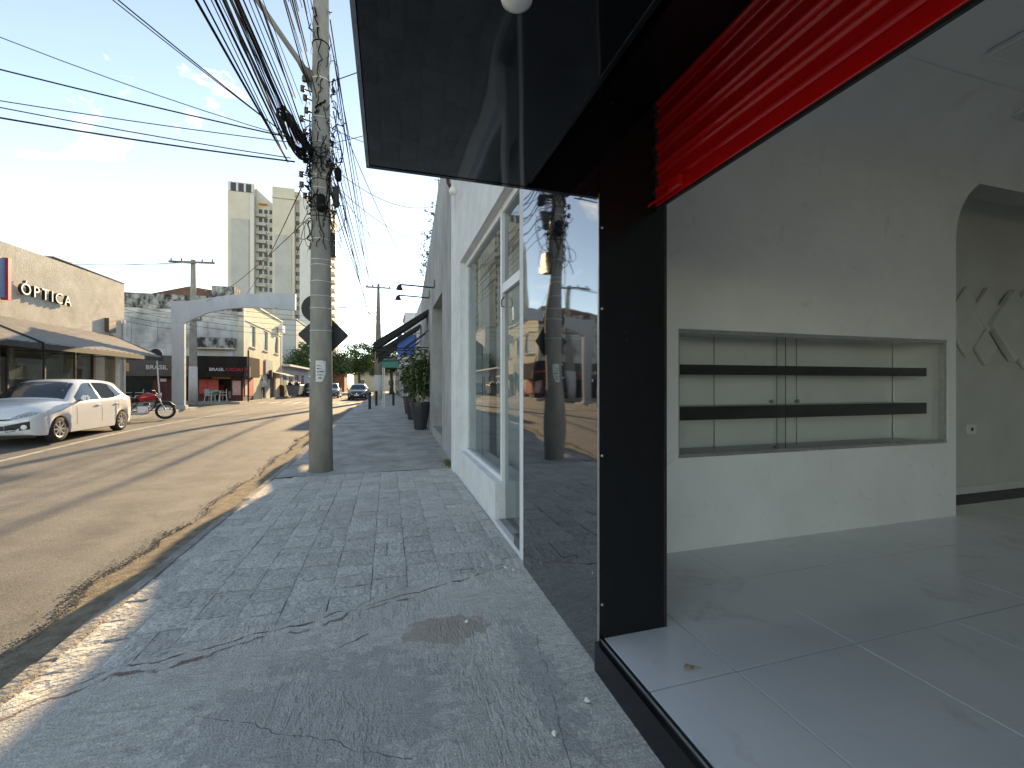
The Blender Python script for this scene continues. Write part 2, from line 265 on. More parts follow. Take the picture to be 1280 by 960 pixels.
# ------------------------------------------------------------------ helpers
ORG = {}
def thing(name, label, cat, loc=(0, 0, 0), group=None, rz=0):
    o = bpy.data.objects.new(name, None); COL.objects.link(o); o.location = loc; o.rotation_euler = (0, 0, rz); o.empty_display_size = .2
    o['label'] = label; o['category'] = cat
    if group: o['group'] = group
    ORG[o.name] = Vector(loc) if not rz else Vector((0, 0, 0)); return o
def tag(o, label=None, cat=None, group=None, kind=None):
    for k, v in (('label', label), ('category', cat), ('group', group), ('kind', kind)):
        if v: o[k] = v
    return o
class MB:
    def __init__(s): s.v = []; s.f = []; s.m = []; s.cur = 0
    def add(s, vs, fs):
        n = len(s.v); s.v += [tuple(v) for v in vs]; s.f += [tuple(i + n for i in f) for f in fs]; s.m += [s.cur] * len(fs); return s
    def box(s, x0, x1, y0, y1, z0, z1):
        return s.add([(x0, y0, z0), (x1, y0, z0), (x1, y1, z0), (x0, y1, z0), (x0, y0, z1), (x1, y0, z1), (x1, y1, z1), (x0, y1, z1)],
                     [(3, 2, 1, 0), (4, 5, 6, 7), (0, 1, 5, 4), (1, 2, 6, 5), (2, 3, 7, 6), (3, 0, 4, 7)])
    def obox(s, c, ax, ay, az):     # oriented box by centre and half-axis vectors
        c, ax, ay, az = map(Vector, (c, ax, ay, az)); vs = []
        for k in (-1, 1):
            for a, b in ((-1, -1), (1, -1), (1, 1), (-1, 1)): vs.append(c + a * ax + b * ay + k * az)
        return s.add(vs, [(3, 2, 1, 0), (4, 5, 6, 7), (0, 1, 5, 4), (1, 2, 6, 5), (2, 3, 7, 6), (3, 0, 4, 7)])
    def tube(s, pts, rad, n=6, closed=False, caps=True):
        pts = [Vector(p) for p in pts]; k = len(pts); rr = rad if isinstance(rad, (list, tuple)) else [rad] * k; base = len(s.v); fs = []; vs = []; prev = None
        for i, p in enumerate(pts):
            if closed: d = pts[(i + 1) % k] - pts[i - 1]
            else: d = pts[min(i + 1, k - 1)] - pts[max(i - 1, 0)]
            if d.length < 1e-9: d = Vector((0, 0, 1))
            d.normalize()
            if prev is None: a = d.orthogonal().normalized()
            else:
                a = prev - d * prev.dot(d)
                a = a.normalized() if a.length > 1e-6 else d.orthogonal().normalized()
            prev = a; b = d.cross(a)
            for j in range(n):
                q = 2 * math.pi * j / n; vs.append(p + rr[i] * (math.cos(q) * a + math.sin(q) * b))
        for i in range(k if closed else k - 1):
            i2 = (i + 1) % k
            for j in range(n): fs.append((i * n + j, i * n + (j + 1) % n, i2 * n + (j + 1) % n, i2 * n + j))
        if caps and not closed: fs.append(tuple(range(n - 1, -1, -1))); fs.append(tuple((k - 1) * n + j for j in range(n)))
        return s.add(vs, fs)
    def lathe(s, prof, c=(0, 0, 0), n=16, axis='Z', cap=True):     # prof: (radius, height)
        vs = []; c = Vector(c)
        for r, h in prof:
            for j in range(n):
                q = 2 * math.pi * j / n; a, b = r * math.cos(q), r * math.sin(q)
                vs.append(c + Vector({'Z': (a, b, h), 'X': (h, a, b), 'Y': (b, h, a)}[axis]))
        fs = [(i * n + j, i * n + (j + 1) % n, (i + 1) * n + (j + 1) % n, (i + 1) * n + j) for i in range(len(prof) - 1) for j in range(n)]
        if cap: fs += [tuple(range(n - 1, -1, -1)), tuple((len(prof) - 1) * n + j for j in range(n))]
        return s.add(vs, fs)
    def prism(s, poly, a0, a1, axis='Y'):   # poly in the two other axes, extruded along axis
        n = len(poly); vs = []
        for a in (a0, a1):
            for p, q in poly: vs.append({'Y': (p, a, q), 'X': (a, p, q), 'Z': (p, q, a)}[axis])
        return s.add(vs, [tuple(range(n - 1, -1, -1)), tuple(range(n, 2 * n))] + [(i, (i + 1) % n, n + (i + 1) % n, n + i) for i in range(n)])
    def build(s, name, m, parent=None, smooth=False, bevel=0.0, seg=1, fix=True):
        me = bpy.data.meshes.new(name)
        off = ORG.get(parent.name, Vector((0, 0, 0))) if parent else Vector((0, 0, 0))
        me.from_pydata([(v[0] - off.x, v[1] - off.y, v[2] - off.z) for v in s.v], [], s.f)
        ms = m if isinstance(m, (list, tuple)) else [m]
        for x in ms: me.materials.append(MATS[x])
        if len(ms) > 1:
            for p, k in zip(me.polygons, s.m): p.material_index = k
        if bevel or fix:
            b = bmesh.new(); b.from_mesh(me)
            if fix: bmesh.ops.recalc_face_normals(b, faces=b.faces)
            if bevel: bmesh.ops.bevel(b, geom=b.edges, offset=bevel, segments=seg, affect='EDGES', clamp_overlap=True)
            b.to_mesh(me); b.free()
        if smooth:
            for p in me.polygons: p.use_smooth = True
        o = bpy.data.objects.new(name, me); COL.objects.link(o)
        if parent: o.parent = parent; ORG[o.name] = off
        return o
def box(name, m, parent, *d, **k): return MB().box(*d).build(name, m, parent, **k)
def dup(o, parent=None, loc=None, rz=None, scale=None):
    c = o.copy(); COL.objects.link(c); c.parent = parent
    if loc is not None: c.location = loc
    if rz is not None: c.rotation_euler = (0, 0, rz)
    if scale is not None: c.scale = scale
    return c
def dup_tree(o, loc, rz=0, label=None):
    r = dup(o, None, loc, rz)
    if label: r['label'] = label
    for ch in list(o.children):
        c = dup(ch, r)
        for g in list(ch.children): dup(g, c)
    return r
FONT = None
def text_mesh(name, body, size, m, parent, loc, ux, uz, depth=.02, mats=None):
    """solid lettering; ux = reading direction, uz = up"""
    cu = bpy.data.curves.new(name, 'FONT'); cu.body = body; cu.size = size; cu.extrude = depth / 2; cu.resolution_u = 3
    t = bpy.data.objects.new(name, cu); COL.objects.link(t)
    bpy.context.view_layer.update()
    me = bpy.data.meshes.new_from_object(t.evaluated_get(bpy.context.evaluated_depsgraph_get()))
    bpy.data.objects.remove(t); bpy.data.curves.remove(cu)
    ux, uz = Vector(ux), Vector(uz); un = ux.cross(uz)
    for v in me.vertices: v.co = ux * v.co.x + uz * v.co.y + un * v.co.z
    me.materials.clear()
    for x in (mats or [m]): me.materials.append(MATS[x])
    if mats:
        for p in me.polygons: p.material_index = 0 if abs(p.normal.dot(un)) > .7 else 1
    w_ = max((v.co.dot(ux) for v in me.vertices), default=0)
    o = bpy.data.objects.new(name, me); COL.objects.link(o); o.parent = parent
    o.location = Vector(loc) - (ORG.get(parent.name, Vector()) if parent else Vector())
    return o, w_
def lerp(a, b, t): return a + (b - a) * t
def sstep(a, b, x):
    t = min(1, max(0, (x - a) / (b - a))); return t * t * (3 - 2 * t)
def zg(y): return .2 * sstep(8, 16, y)             # the street climbs a little past the pole
KX, FX = -1.85, -9.55                               # near and far kerb lines
def zr(x, y): return zg(y) - .13 + .025 * max(0, min(KX - x, 6.5))
def sheet(name, xs, ys, zf, m, parent=None, kind='structure'):
    b = MB(); n = len(ys)
    vs = [(x, y, zf(x, y)) for x in xs for y in ys]
    b.add(vs, [(i * n + j, (i + 1) * n + j, (i + 1) * n + j + 1, i * n + j + 1) for i in range(len(xs) - 1) for j in range(n - 1)])
    o = b.build(name, m, parent, smooth=True, fix=False)
    if not parent: tag(o, kind=kind)
    return o
def frange(a, b, st):
    n = max(1, int(math.ceil((b - a) / st))); return [a + (b - a) * i / n for i in range(n + 1)]

# ------------------------------------------------------------------ ground, road, pavements
sheet('ground', frange(-900, 900, 120), frange(-300, 1500, 120), lambda x, y: -.6, 'earth')
YS = frange(-25, 8, 3) + frange(8.5, 16, .5) + frange(18, 130, 8)
road = sheet('road', [-9.6, -8.35, -7.2, -5.5, -4, -3, -2.4, KX - .0], YS, zr, 'asphalt')
sheet('side_street', frange(-90, -9.6, 20), [25.9, 28, 30, 32.4], lambda x, y: zr(-9.55, y) + .002, 'asphalt')
# painted parking line and crossing stripes (each a thin painted sheet on the road)
def paint(x0, x1, y0, y1):
    b = MB(); ys = frange(y0, y1, 1.0); n = len(ys)
    for i in range(n - 1):
        b.add([(x0, ys[i], zr(x0, ys[i]) + .005), (x1, ys[i], zr(x1, ys[i]) + .005), (x1, ys[i + 1], zr(x1, ys[i + 1]) + .005), (x0, ys[i + 1], zr(x0, ys[i + 1]) + .005)], [(0, 1, 2, 3)])
    return b
paint(-7.36, -7.24, 2, 25).build('parking_line', 'road_paint', road, fix=False)
paint(-7.36, -7.26, 33, 60).build('parking_line', 'road_paint', road, fix=False)
for k in range(9):
    x = -8.9 + k * .75
    paint(x, x + .38, 33.2, 36.2).build('crossing_stripe', 'road_paint', road, fix=False)
paint(-7.2, -2.2, 31.6, 32.0).build('stop_line', 'road_paint', road, fix=False)

# near pavement: base bed, cement slab in front, stone pavers in the middle, old cement beyond
def edge_y(x): return 2.84 + (x + 1.6) * .30 + .06 * math.sin(x * 5) + .035 * math.sin(x * 13 + 1) + .02 * math.sin(x * 31)
pavement = sheet('pavement', frange(KX - .02, 1.3, .4), [-25, -10, 0] + frange(2, 8.4, .8), lambda x, y: -.045, 'joint_sand')
def slab():
    b = MB(); xs = frange(KX, 1.14, .06); rows = [-25, -12, -5, -2, 0, 1, 1.8, 2.3]
    col = []
    for x in xs:
        e = edge_y(x); ys = rows + [e - .12, e - .04, e]
        zz = [0] * (len(ys) - 3) + [.006, .010, .004]
        col.append([(x, y, z + .007 * math.sin(2.1 * x + 1.3 * y) - (.03 if x < KX + .01 else 0)) for y, z in zip(ys, zz)] + [(x, e + .008, -.03)])
    n = len(col[0])
    b.add([p for c in col for p in c], [(i * n + j, (i + 1) * n + j, (i + 1) * n + j + 1, i * n + j + 1) for i in range(len(xs) - 1) for j in range(n - 1)])
    return b.build('cement_slab', 'cement', pavement, smooth=True, fix=False)
slab()
rg = random.Random(3)
def stone_mesh(i):
    bm = bmesh.new(); n = 4
    q = [[None] * (n + 1) for _ in range(n + 1)]
    for a in range(n + 1):
        for c in range(n + 1):
            ed = a in (0, n) or c in (0, n)
            x = a / n - .5; y = c / n - .5
            if ed: x += rg.uniform(-.008, .004) * (1 if x > 0 else -1); y += rg.uniform(-.012, .004) * (1 if y > 0 else -1)
            q[a][c] = bm.verts.new((x, y, (-.005 if ed else 0) + rg.uniform(-.003, .003)))
    for a in range(n):
        for c in range(n): bm.faces.new((q[a][c], q[a + 1][c], q[a + 1][c + 1], q[a][c + 1]))
    rim = [q[a][0] for a in range(n + 1)] + [q[n][c] for c in range(1, n + 1)] + [q[a][n] for a in range(n - 1, -1, -1)] + [q[0][c] for c in range(n - 1, 0, -1)]
    low = [bm.verts.new((v.co.x, v.co.y, -.06)) for v in rim]; k = len(rim)
    for a in range(k): bm.faces.new((rim[(a + 1) % k], rim[a], low[a], low[(a + 1) % k]))
    me = bpy.data.meshes.new('paver'); bm.to_mesh(me); bm.free(); me.materials.append(MATS['paver_stone'])
    return me
STONES = [stone_mesh(i) for i in range(7)]
def paver(x0, x1, y0, y1):
    o = bpy.data.objects.new('paver', rg.choice(STONES)); COL.objects.link(o); o.parent = pavement
    g = rg.choice((.001, .002, .003, .005))
    dz = rg.uniform(-.006, .0)
    o.location = ((x0 + x1) / 2, (y0 + y1) / 2, dz - (.02 * sstep(-1.5, -1.8, (x0 + x1) / 2)))
    o.scale = (x1 - x0 - g, y1 - y0 - g - rg.choice((.002, .005, .009)), 1.0); o.rotation_euler = (rg.uniform(-.006, .006), rg.uniform(-.006, .006), rg.uniform(-.006, .006))
    return o
npav = 0
cx = KX + .0
while cx < 1.12:
    wdt = rg.uniform(.26, .31); x1 = min(cx + wdt, 1.15)
    if 1.15 - x1 < .1: x1 = 1.15
    y = edge_y((cx + x1) / 2) - .22 + rg.uniform(-.1, .05)
    while y < 7.95:
        ln = rg.choice((.15, .2, .27, .3, .33, .38))
        if y > 6.4: ln *= 1.35
        y1 = min(y + ln, 8.0)
        if 8.0 - y1 < .1: y1 = 8.0
        if rg.random() < .26 and ln > .18 and y < 6.5:
            t = rg.choice((.42, .5, .58)); xm = lerp(cx, x1, t); paver(cx, xm, y, y1); paver(xm, x1, y, y1); npav += 2
        else: paver(cx, x1, y, y1); npav += 1
        y = y1
    cx = x1
print('pavers', npav)
sheet('pavement_far', frange(KX, 1.3, .35), [7.995] + frange(8.5, 16, .5) + frange(18, 70, 4),
      lambda x, y: zg(y) + .008 * math.sin(x * 3 + y * 1.7) - (.02 if x < KX + .01 else 0) + (.0 if y > 8.1 else -.004), 'cement_far')
# kerb: separate stones, worn and uneven
kerb = thing('kerb_row', 'worn grey stone kerb along the near pavement', 'kerb', (KX, 0, 0)); del kerb['category']; del kerb['label']; kerb['kind'] = 'structure'; kerb.name = 'kerb'; ORG[kerb.name] = Vector((KX, 0, 0))
y = -6.0
while y < 40:
    ln = rg.uniform(.8, 1.05); za, zb = zg(y) - .012, zg(y + ln) - .012; j = rg.uniform(-.012, .012)
    b = MB(); x0, x1 = KX - .13 + j, KX + .004
    b.add([(x0, y + .008, za - .22), (x1, y + .008, za - .22), (x1, y + ln - .008, zb - .22), (x0, y + ln - .008, zb - .22),
           (x0 + .03, y + .008, za - .012 + j * .8), (x1, y + .008, za), (x1, y + ln - .008, zb), (x0 + .03, y + ln - .008, zb - .012 - j * .8)],
          [(3, 2, 1, 0), (4, 5, 6, 7), (0, 1, 5, 4), (1, 2, 6, 5), (2, 3, 7, 6), (3, 0, 4, 7)])
    b.build('kerb_stone', 'kerb_stone', kerb, bevel=.012); y += ln
# dirt drifted in the gutter, and the gravelly lip of broken asphalt
b = MB(); ys = frange(-4, 24, .25); pr = []
for y in ys:
    wv = .05 * math.sin(y * 2.3) + .04 * math.sin(y * 5.1 + 1) + .03 * math.sin(y * 11)
    xa, xb = KX - .12, KX - .50 + wv
    pr.append([(lerp(xa, xb, t), y, zr(lerp(xa, xb, t), y) + h) for t, h in ((0, .03), (.35, .026), (.7, .016 + .01 * rg.random()), (1, .003))])
b.add([p for r in pr for p in r], [(i * 4 + j, (i + 1) * 4 + j, (i + 1) * 4 + j + 1, i * 4 + j + 1) for i in range(len(ys) - 1) for j in range(3)])
gd = b.build('gutter_dirt', 'dirt', None, smooth=True, fix=False); tag(gd, 'sandy brown dirt drifted along the gutter beside the kerb', 'dirt', kind='stuff')
b = MB()
for i in range(5200):
    y = rg.uniform(1.0, 15) if i % 3 else rg.uniform(1.5, 6); xx = KX - .47 + .05 * math.sin(y * 2.3) + .04 * math.sin(y * 5.1 + 1) + rg.gauss(0, .06)
    if xx > KX - .16: continue
    r = rg.uniform(.003, .011); z = zr(xx, y) + r * .3 + .006
    vs = [(xx + r * rg.uniform(.7, 1.3), y, z), (xx - r * rg.uniform(.7, 1.3), y, z), (xx, y + r * rg.uniform(.7, 1.3), z), (xx, y - r * rg.uniform(.7, 1.3), z), (xx, y, z + r * rg.uniform(.5, 1)), (xx, y, z - r * .6)]
    b.add(vs, [(0, 2, 4), (2, 1, 4), (1, 3, 4), (3, 0, 4), (2, 0, 5), (1, 2, 5), (3, 1, 5), (0, 3, 5)])
gp = b.build('gravel', 'pebble', None, fix=False); tag(gp, 'loose crumbs of asphalt and gravel along the gutter edge', 'gravel', kind='stuff')
# far pavements on the other side of the street
def far_pave(name, y0, y1, x0=-16, x1=FX):
    b = MB(); ys = frange(y0, y1, 1.0)
    for a, c in zip(ys[:-1], ys[1:]):
        za, zc = zr(x1, a) + .15, zr(x1, c) + .15
        b.add([(x0, a, za), (x1, a, za), (x1, c, zc), (x0, c, zc), (x1, a, za - .3), (x1, c, zc - .3)], [(0, 1, 2, 3), (1, 4, 5, 2)])
    b.add([(x0, y0, zr(x1, y0) - .2), (x1, y0, zr(x1, y0) - .2), (x1, y0, zr(x1, y0) + .15), (x0, y0, zr(x1, y0) + .15)], [(0, 1, 2, 3)])
    o = b.build(name, 'cement_far', None); tag(o, kind='structure'); return o
far_pave('pavement_opposite', -25, 25.9); far_pave('pavement_corner', 32.4, 110)

# ------------------------------------------------------------------ the black shop
FZ = .16
shop = thing('corner_shop', 'shop with glossy black facade, black canopy and white room behind red shutter', 'shop', (1.13, 2.13, 0))
box('wall_pier', 'black_jamb', shop, 1.137, 1.548, 2.137, 3.40, -.05, 5.2)
box('facade_panel', 'black_panel', shop, 1.125, 1.136, 2.141, 3.50, .002, 5.2)
box('jamb_panel', 'black_jamb', shop, 1.129, 1.548, 2.128, 2.1365, FZ, 5.2)
box('edge_trim', 'aluminium', shop, 1.1235, 1.1285, 2.127, 2.1405, .01, 2.64)
box('guide_rail', 'black_metal', shop, 1.549, 1.567, 2.128, 2.20, FZ, 4.2)
box('guide_lip', 'rust', shop, 1.5472, 1.5485, 2.1255, 2.1275, FZ, 1.2)
# canopy: soffit board, recess above the shutter, end board
box('canopy_soffit', 'black_soffit', shop, -.085, .69, -1.3, 2.125, 2.62, 2.66, bevel=.003)  # canopy cut short just out of view to let more skylight in
box('canopy_front', 'black_panel', shop, -.10, -.0855, -1.3, 2.125, 2.615, 3.5)
box('canopy_top', 'black_metal', shop, -.10, 1.124, -1.3, 2.14, 3.501, 3.56)
box('canopy_end', 'black_soffit', shop, -.10, 1.122, 2.1255, 2.15, 2.617, 3.5)
box('soffit_seam', 'dark_metal', shop, .6905, .694, -1.3, 2.124, 2.6205, 2.632)
box('recess_board', 'black_jamb', shop, .6945, .72, -1.3, 2.125, 2.633, 3.5)
box('front_lintel', 'black_jamb', shop, 1.125, 1.44, -1.3, 2.127, 3.16, 5.2)
for z in (.35, 1.18, 2.0, 2.45):
    MB().lathe([(.008, 0), (.008, -.003), (.003, -.005)], (1.145, 2.1278, z), 8, 'Y').build('screw', 'aluminium', shop)
for z in (.5, 1.6): MB().lathe([(.007, 0), (.007, -.003)], (1.1248, 2.20, z), 8, 'X').build('screw', 'aluminium', shop)
# threshold
box('threshold', 'black_jamb', shop, 1.098, 1.134, -7.0, 2.125, -.03, FZ - .006)
box('threshold_angle', 'aluminium', shop, 1.1345, 1.1385, -7.0, 2.125, .05, FZ + .004)
box('sill_groove', 'black_metal', shop, 1.139, 1.158, -7.0, 2.125, .0, FZ - .004)
fl = box('floor', 'grout', shop, 1.159, 11.5, -7.0, 3.9, .0, FZ - .012)
tm = {}
def tile(x0, x1, y0, y1):
    k = (round(x1 - x0, 3), round(y1 - y0, 3)); g = .0036
    if k not in tm:
        b = MB().box(-k[0] / 2 + g, k[0] / 2 - g, -k[1] / 2 + g, k[1] / 2 - g, -.01, 0)
        o = b.build('tile', 'tile', None, bevel=.001); tm[k] = o.data; bpy.data.objects.remove(o)
    o = bpy.data.objects.new('tile', tm[k]); COL.objects.link(o); o.parent = fl
    o.location = Vector(((x0 + x1) / 2, (y0 + y1) / 2, FZ + rg.uniform(-.0004, .0004))) - ORG[fl.name]
xs = [1.16, 1.654] + [1.654 + .8 * i for i in range(1, 12)]; ys = [-4.0] + [-3.1 + .8 * i for i in range(0, 9)]
ys = [1.70 + .8 * i for i in range(-10, 3)]
for xa, xb in zip(xs[:-1], xs[1:]):
    for ya, yb in zip(ys[:-1], ys[1:]): tile(xa, xb, ya, min(yb, 3.9))
# room: front face of the boxed-in wall with the display opening and the rounded archway
NX0, NX1, NZ0, NZ1, NY = 2.36, 5.76, .95, 2.05, 3.05
def wallbox(name, m, *d): return box(name, m, shop, *d)
CZ = 4.35
wallbox('niche_wall', 'inner_white', 1.549, NX0, NY, NY + .12, FZ, CZ)
wallbox('niche_wall', 'inner_white', NX0, NX1, NY, NY + .12, FZ, NZ0)
wallbox('niche_wall', 'inner_white', NX0, NX1, NY, NY + .12, NZ1, CZ)
wallbox('niche_wall', 'inner_white', NX1, 5.89, NY, NY + .12, FZ, CZ)
# arch spandrel to the right of the opening
b = MB(); pts = [(5.89, CZ), (5.89, 3.15)] + [(5.89 + .95 * (1 - math.cos(R(a))), 3.15 + .80 * math.sin(R(a))) for a in range(8, 91, 8)] + [(11.5, 3.98), (11.5, CZ)]
b.prism(pts, NY, NY + .12, 'Y').build('arch_wall', 'inner_white', shop)
wallbox('niche_side', 'inner_white', 5.77, 5.889, NY + .121, 3.62, FZ, CZ)
b = MB()
seg = [(NY - .55 * (1 - math.cos(R(a))), CZ - .55 + .55 * math.sin(R(a)) + .0) for a in range(0, 91, 9)]
vs = [(x, y - .002, z - .004) for x in (1.549, 11.5) for y, z in seg]; n = len(seg)
b.add(vs, [(i, i + 1, n + i + 1, n + i) for i in range(n - 1)]).build('ceiling_cove', 'inner_white', shop, smooth=True, fix=False)
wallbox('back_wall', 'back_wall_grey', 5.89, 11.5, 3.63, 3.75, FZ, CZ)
wallbox('skirting', 'tile', 5.89, 11.5, 3.612, 3.629, FZ, FZ + .09)
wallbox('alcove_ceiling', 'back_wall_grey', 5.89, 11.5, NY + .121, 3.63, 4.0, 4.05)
wallbox('end_wall', 'inner_white', 11.5, 11.6, -7.1, 3.75, 0, CZ)
wallbox('front_pier', 'black_jamb', 1.13, 1.54, -1.62, -1.301, FZ, CZ)
wallbox('front_beam', 'black_jamb', 1.13, 1.439, -7.0, -1.621, 4.0, 5.2)  # unseen frontage shaped wide open so more daylight reaches the room
wallbox('rear_wall', 'inner_white', 1.549, 11.5, -7.1, -7.0, 0, CZ)
wallbox('ceiling', 'inner_ceiling', 1.44, 11.6, -7.1, 3.75, CZ, CZ + .1)
wallbox('roof', 'concrete_mid', 1.13, 11.7, -7.2, 3.5, 5.2, 5.3)
wallbox('niche_lining', 'inner_white', NX0 - .02, NX1 + .02, NY + .50, NY + .53, NZ0 - .05, NZ1 + .05)
wallbox('niche_lining', 'inner_white', NX0 - .02, NX0 - .001, NY + .121, NY + .50, NZ0 - .05, NZ1 + .05)
wallbox('niche_lining', 'inner_white', NX0, NX1 + .005, NY + .121, NY + .50, NZ1 + .003, NZ1 + .03)
wallbox('niche_lining', 'shelf_top', NX0, NX1 + .005, NY + .121, NY + .50, NZ0 - .03, NZ0 - .003)
# roller shutter
sh = thing('roller_shutter', 'half rolled red steel roller shutter above the shop opening', 'shutter', (1.5, 2.11, 2.6))
prof = [(.006, 0), (-.004, .001), (-.014, .006), (-.022, .014), (-.025, .023), (-.022, .031), (-.014, .037), (-.006, .040), (-.004, .044), (-.004, .094), (-.009, .098), (-.013, .104), (-.010, .110), (.002, .115), (.006, .1245)]
def slat(z0):
    b = MB(); n = len(prof)
    for yy in (-1.25, 2.112): b.v += [(1.5 + p, yy, z0 + q) for p, q in prof]
    b.f = [(i, i + 1, n + i + 1, n + i) for i in range(n - 1)]; b.m = [0] * len(b.f)
    return b
for k in range(7): slat(2.676 + k * .125).build('slat', 'red_shutter', sh, smooth=False)
br = box('bottom_rail', 'red_shutter', sh, 1.478, 1.506, -1.25, 2.112, 2.60, 2.672, bevel=.004)
box('rubber_seal', 'black_metal', sh, 1.484, 1.500, -1.25, 2.112, 2.585, 2.599)
lk = MB().box(1.435, 1.476, 1.86, 1.95, 2.61, 2.675).build('lock_housing', 'red_shutter', sh, bevel=.006)
MB().tube([(1.455, 1.90, 2.612), (1.452, 2.0, 2.61), (1.448, 2.10, 2.612), (1.44, 2.17, 2.60)], .007, 6).build('bolt', 'red_shutter', sh)
# display case in the wall opening
dc = thing('display_case', 'glazed display case with two black fronted shelves set in white wall', 'display case', (4.0, NY, NZ0))
box('top_track', 'aluminium', dc, NX0 + .002, NX1 - .002, NY + .005, NY + .07, NZ1 - .035, NZ1 - .001)
box('bottom_track', 'aluminium', dc, NX0 + .002, NX1 - .002, NY + .005, NY + .07, NZ0 + .001, NZ0 + .028)
box('side_jamb', 'aluminium', dc, NX1 - .045, NX1 - .003, NY + .01, NY + .05, NZ0 + .03, NZ1 - .04)
box('side_jamb', 'aluminium', dc, NX0 + .003, NX0 + .02, NY + .01, NY + .05, NZ0 + .03, NZ1 - .04)
for z0, z1 in ((1.665, 1.755), (1.255, 1.375)):
    s_ = box('shelf', 'shelf_top', dc, NX0 + .025, NX1 - .10, NY + .16, NY + .495, z0 + .03, z1 - .004)
    box('shelf_front', 'black_metal', s_, NX0 + .025, NX1 - .09, NY + .135, NY + .158, z0, z1, bevel=.003)
box('sliding_door', 'case_glass', dc, NX0 + .021, 3.55, NY + .022, NY + .027, NZ0 + .03, NZ1 - .036)
box('sliding_door', 'case_glass', dc, 3.44, NX1 - .046, NY + .048, NY + .053, NZ0 + .03, NZ1 - .036)
for x in (3.445, 3.548): box('door_edge', 'dark_metal', dc, x - .003, x + .003, NY + .018, NY + .021, NZ0 + .03, NZ1 - .036)
for x in (3.02, 4.05, 5.45): MB().tube([(x, NY + .33, NZ0), (x, NY + .33, NZ1)], .006, 6).build('support_rod', 'chrome', dc)
for x, z in ((3.36, 1.42), (3.66, 1.42), (3.40, 1.0)):
    MB().lathe([(.012, 0), (.012, -.02), (.018, -.022), (.016, -.036)], (x, NY + .018, z), 10, 'Y').build('door_knob', 'chrome', dc)
# diamond wall boards, socket, ceiling lamps, litter on the floor
dw = thing('diamond_wall_decoration', 'row of overlapping diamond boards on the shaded back wall', 'wall decoration', (8.0, 3.63, 2.3))
for cx_, cz_, hw, hh, dep in ((7.15, 2.38, .42, .46, .02), (7.55, 2.55, .27, .30, .035), (7.52, 2.06, .22, .24, .03), (8.02, 2.36, .50, .48, .08), (8.36, 2.62, .22, .25, .03), (8.36, 2.02, .24, .25, .03), (8.78, 2.36, .48, .47, .05), (9.5, 2.36, .48, .47, .03)):
    b = MB(); b.prism([(cx_ - hw, cz_), (cx_, cz_ - hh), (cx_ + hw, cz_), (cx_, cz_ + hh)], 3.629 - dep - .02, 3.629 - dep * .3, 'Y'); b.build('diamond_board', 'diamond_board', dw, bevel=.006)
so_ = thing('wall_socket', 'small white socket plate low on the shaded back wall', 'socket', (7.25, 3.62, 1.0))
box('plate', 'plastic_white', so_, 7.2, 7.38, 3.612, 3.629, .93, 1.05, bevel=.004); box('outlet', 'letter_side', so_, 7.27, 7.31, 3.609, 3.6118, .97, 1.01)
for (x, y, lb) in ((5.05, 2.0, 'flat square ceiling lamp close to the shutter'), (6.35, 2.62, 'flat square ceiling lamp close to the archway')):
    cl = thing('ceiling_lamp', lb, 'ceiling lamp', (x, y, CZ), 'unlit ceiling lamps')
    box('housing', 'inner_ceiling', cl, x - .28, x + .28, y - .28, y + .28, CZ - .05, CZ - .002, bevel=.01); box('diffuser', 'plastic_white', cl, x - .25, x + .25, y - .25, y + .25, CZ - .056, CZ - .0505)
b = MB(); px, py = 1.41, 2.0 - .22
rim = [(0, .0), (.012, .014), (.03, .02), (.05, .012), (.062, -.004), (.05, -.014), (.03, -.016), (.012, -.008)]
b.add([(px + a, py + c, FZ + .006 + .012 * math.sin(a * 70) ** 2) for a, c in rim] + [(px + .03, py, FZ + .022)], [(i, (i + 1) % 8, 8) for i in range(8)])
b.tube([(px + .06, py - .004, FZ + .01), (px + .085, py - .016, FZ + .005)], .0018, 5)
tag(b.build('dry_leaf', 'dead_leaf', None, fix=False), 'curled dry brown leaf lying on the pale tile floor', 'leaf')
# round lamp under the canopy
lp = thing('canopy_lamp', 'round white lamp hanging under the black canopy', 'lamp', (.30, .985, 2.62))
MB().lathe([(.04, 2.62), (.04, 2.60), (.025, 2.59), (.025, 2.575)], (.30, .985, 0), 16).build('lamp_base', 'lamp_white', lp, smooth=True)
MB().lathe([(.02, 2.576), (.036, 2.56), (.044, 2.535), (.038, 2.512), (.02, 2.50), (.003, 2.497)], (.30, .985, 0), 18).build('bulb', 'lamp_white', lp, smooth=True)
# pavement litter
for i, (x, y, r) in enumerate(((.72, 1.78, .012), (.95, 1.92, .014), (.97, 3.5, .02), (1.02, 3.44, .013), (.50, 2.78, .010))):
    b = MB(); k = 7; rim = [(x + r * rg.uniform(.6, 1.4) * math.cos(6.283 * j / k), y + r * rg.uniform(.6, 1.4) * math.sin(6.283 * j / k), .008 + rg.uniform(0, .006)) for j in range(k)]
    b.add(rim + [(x, y, .022)] + [(a, c, z - .008) for a, c, z in rim], [(j, (j + 1) % k, k) for j in range(k)] + [(j, k + 1 + j, k + 1 + (j + 1) % k, (j + 1) % k) for j in range(k)])
    tag(b.build('litter_scrap', 'litter', None), 'crumpled white scrap lying on the near cement pavement', 'litter', 'white scraps on the cement')

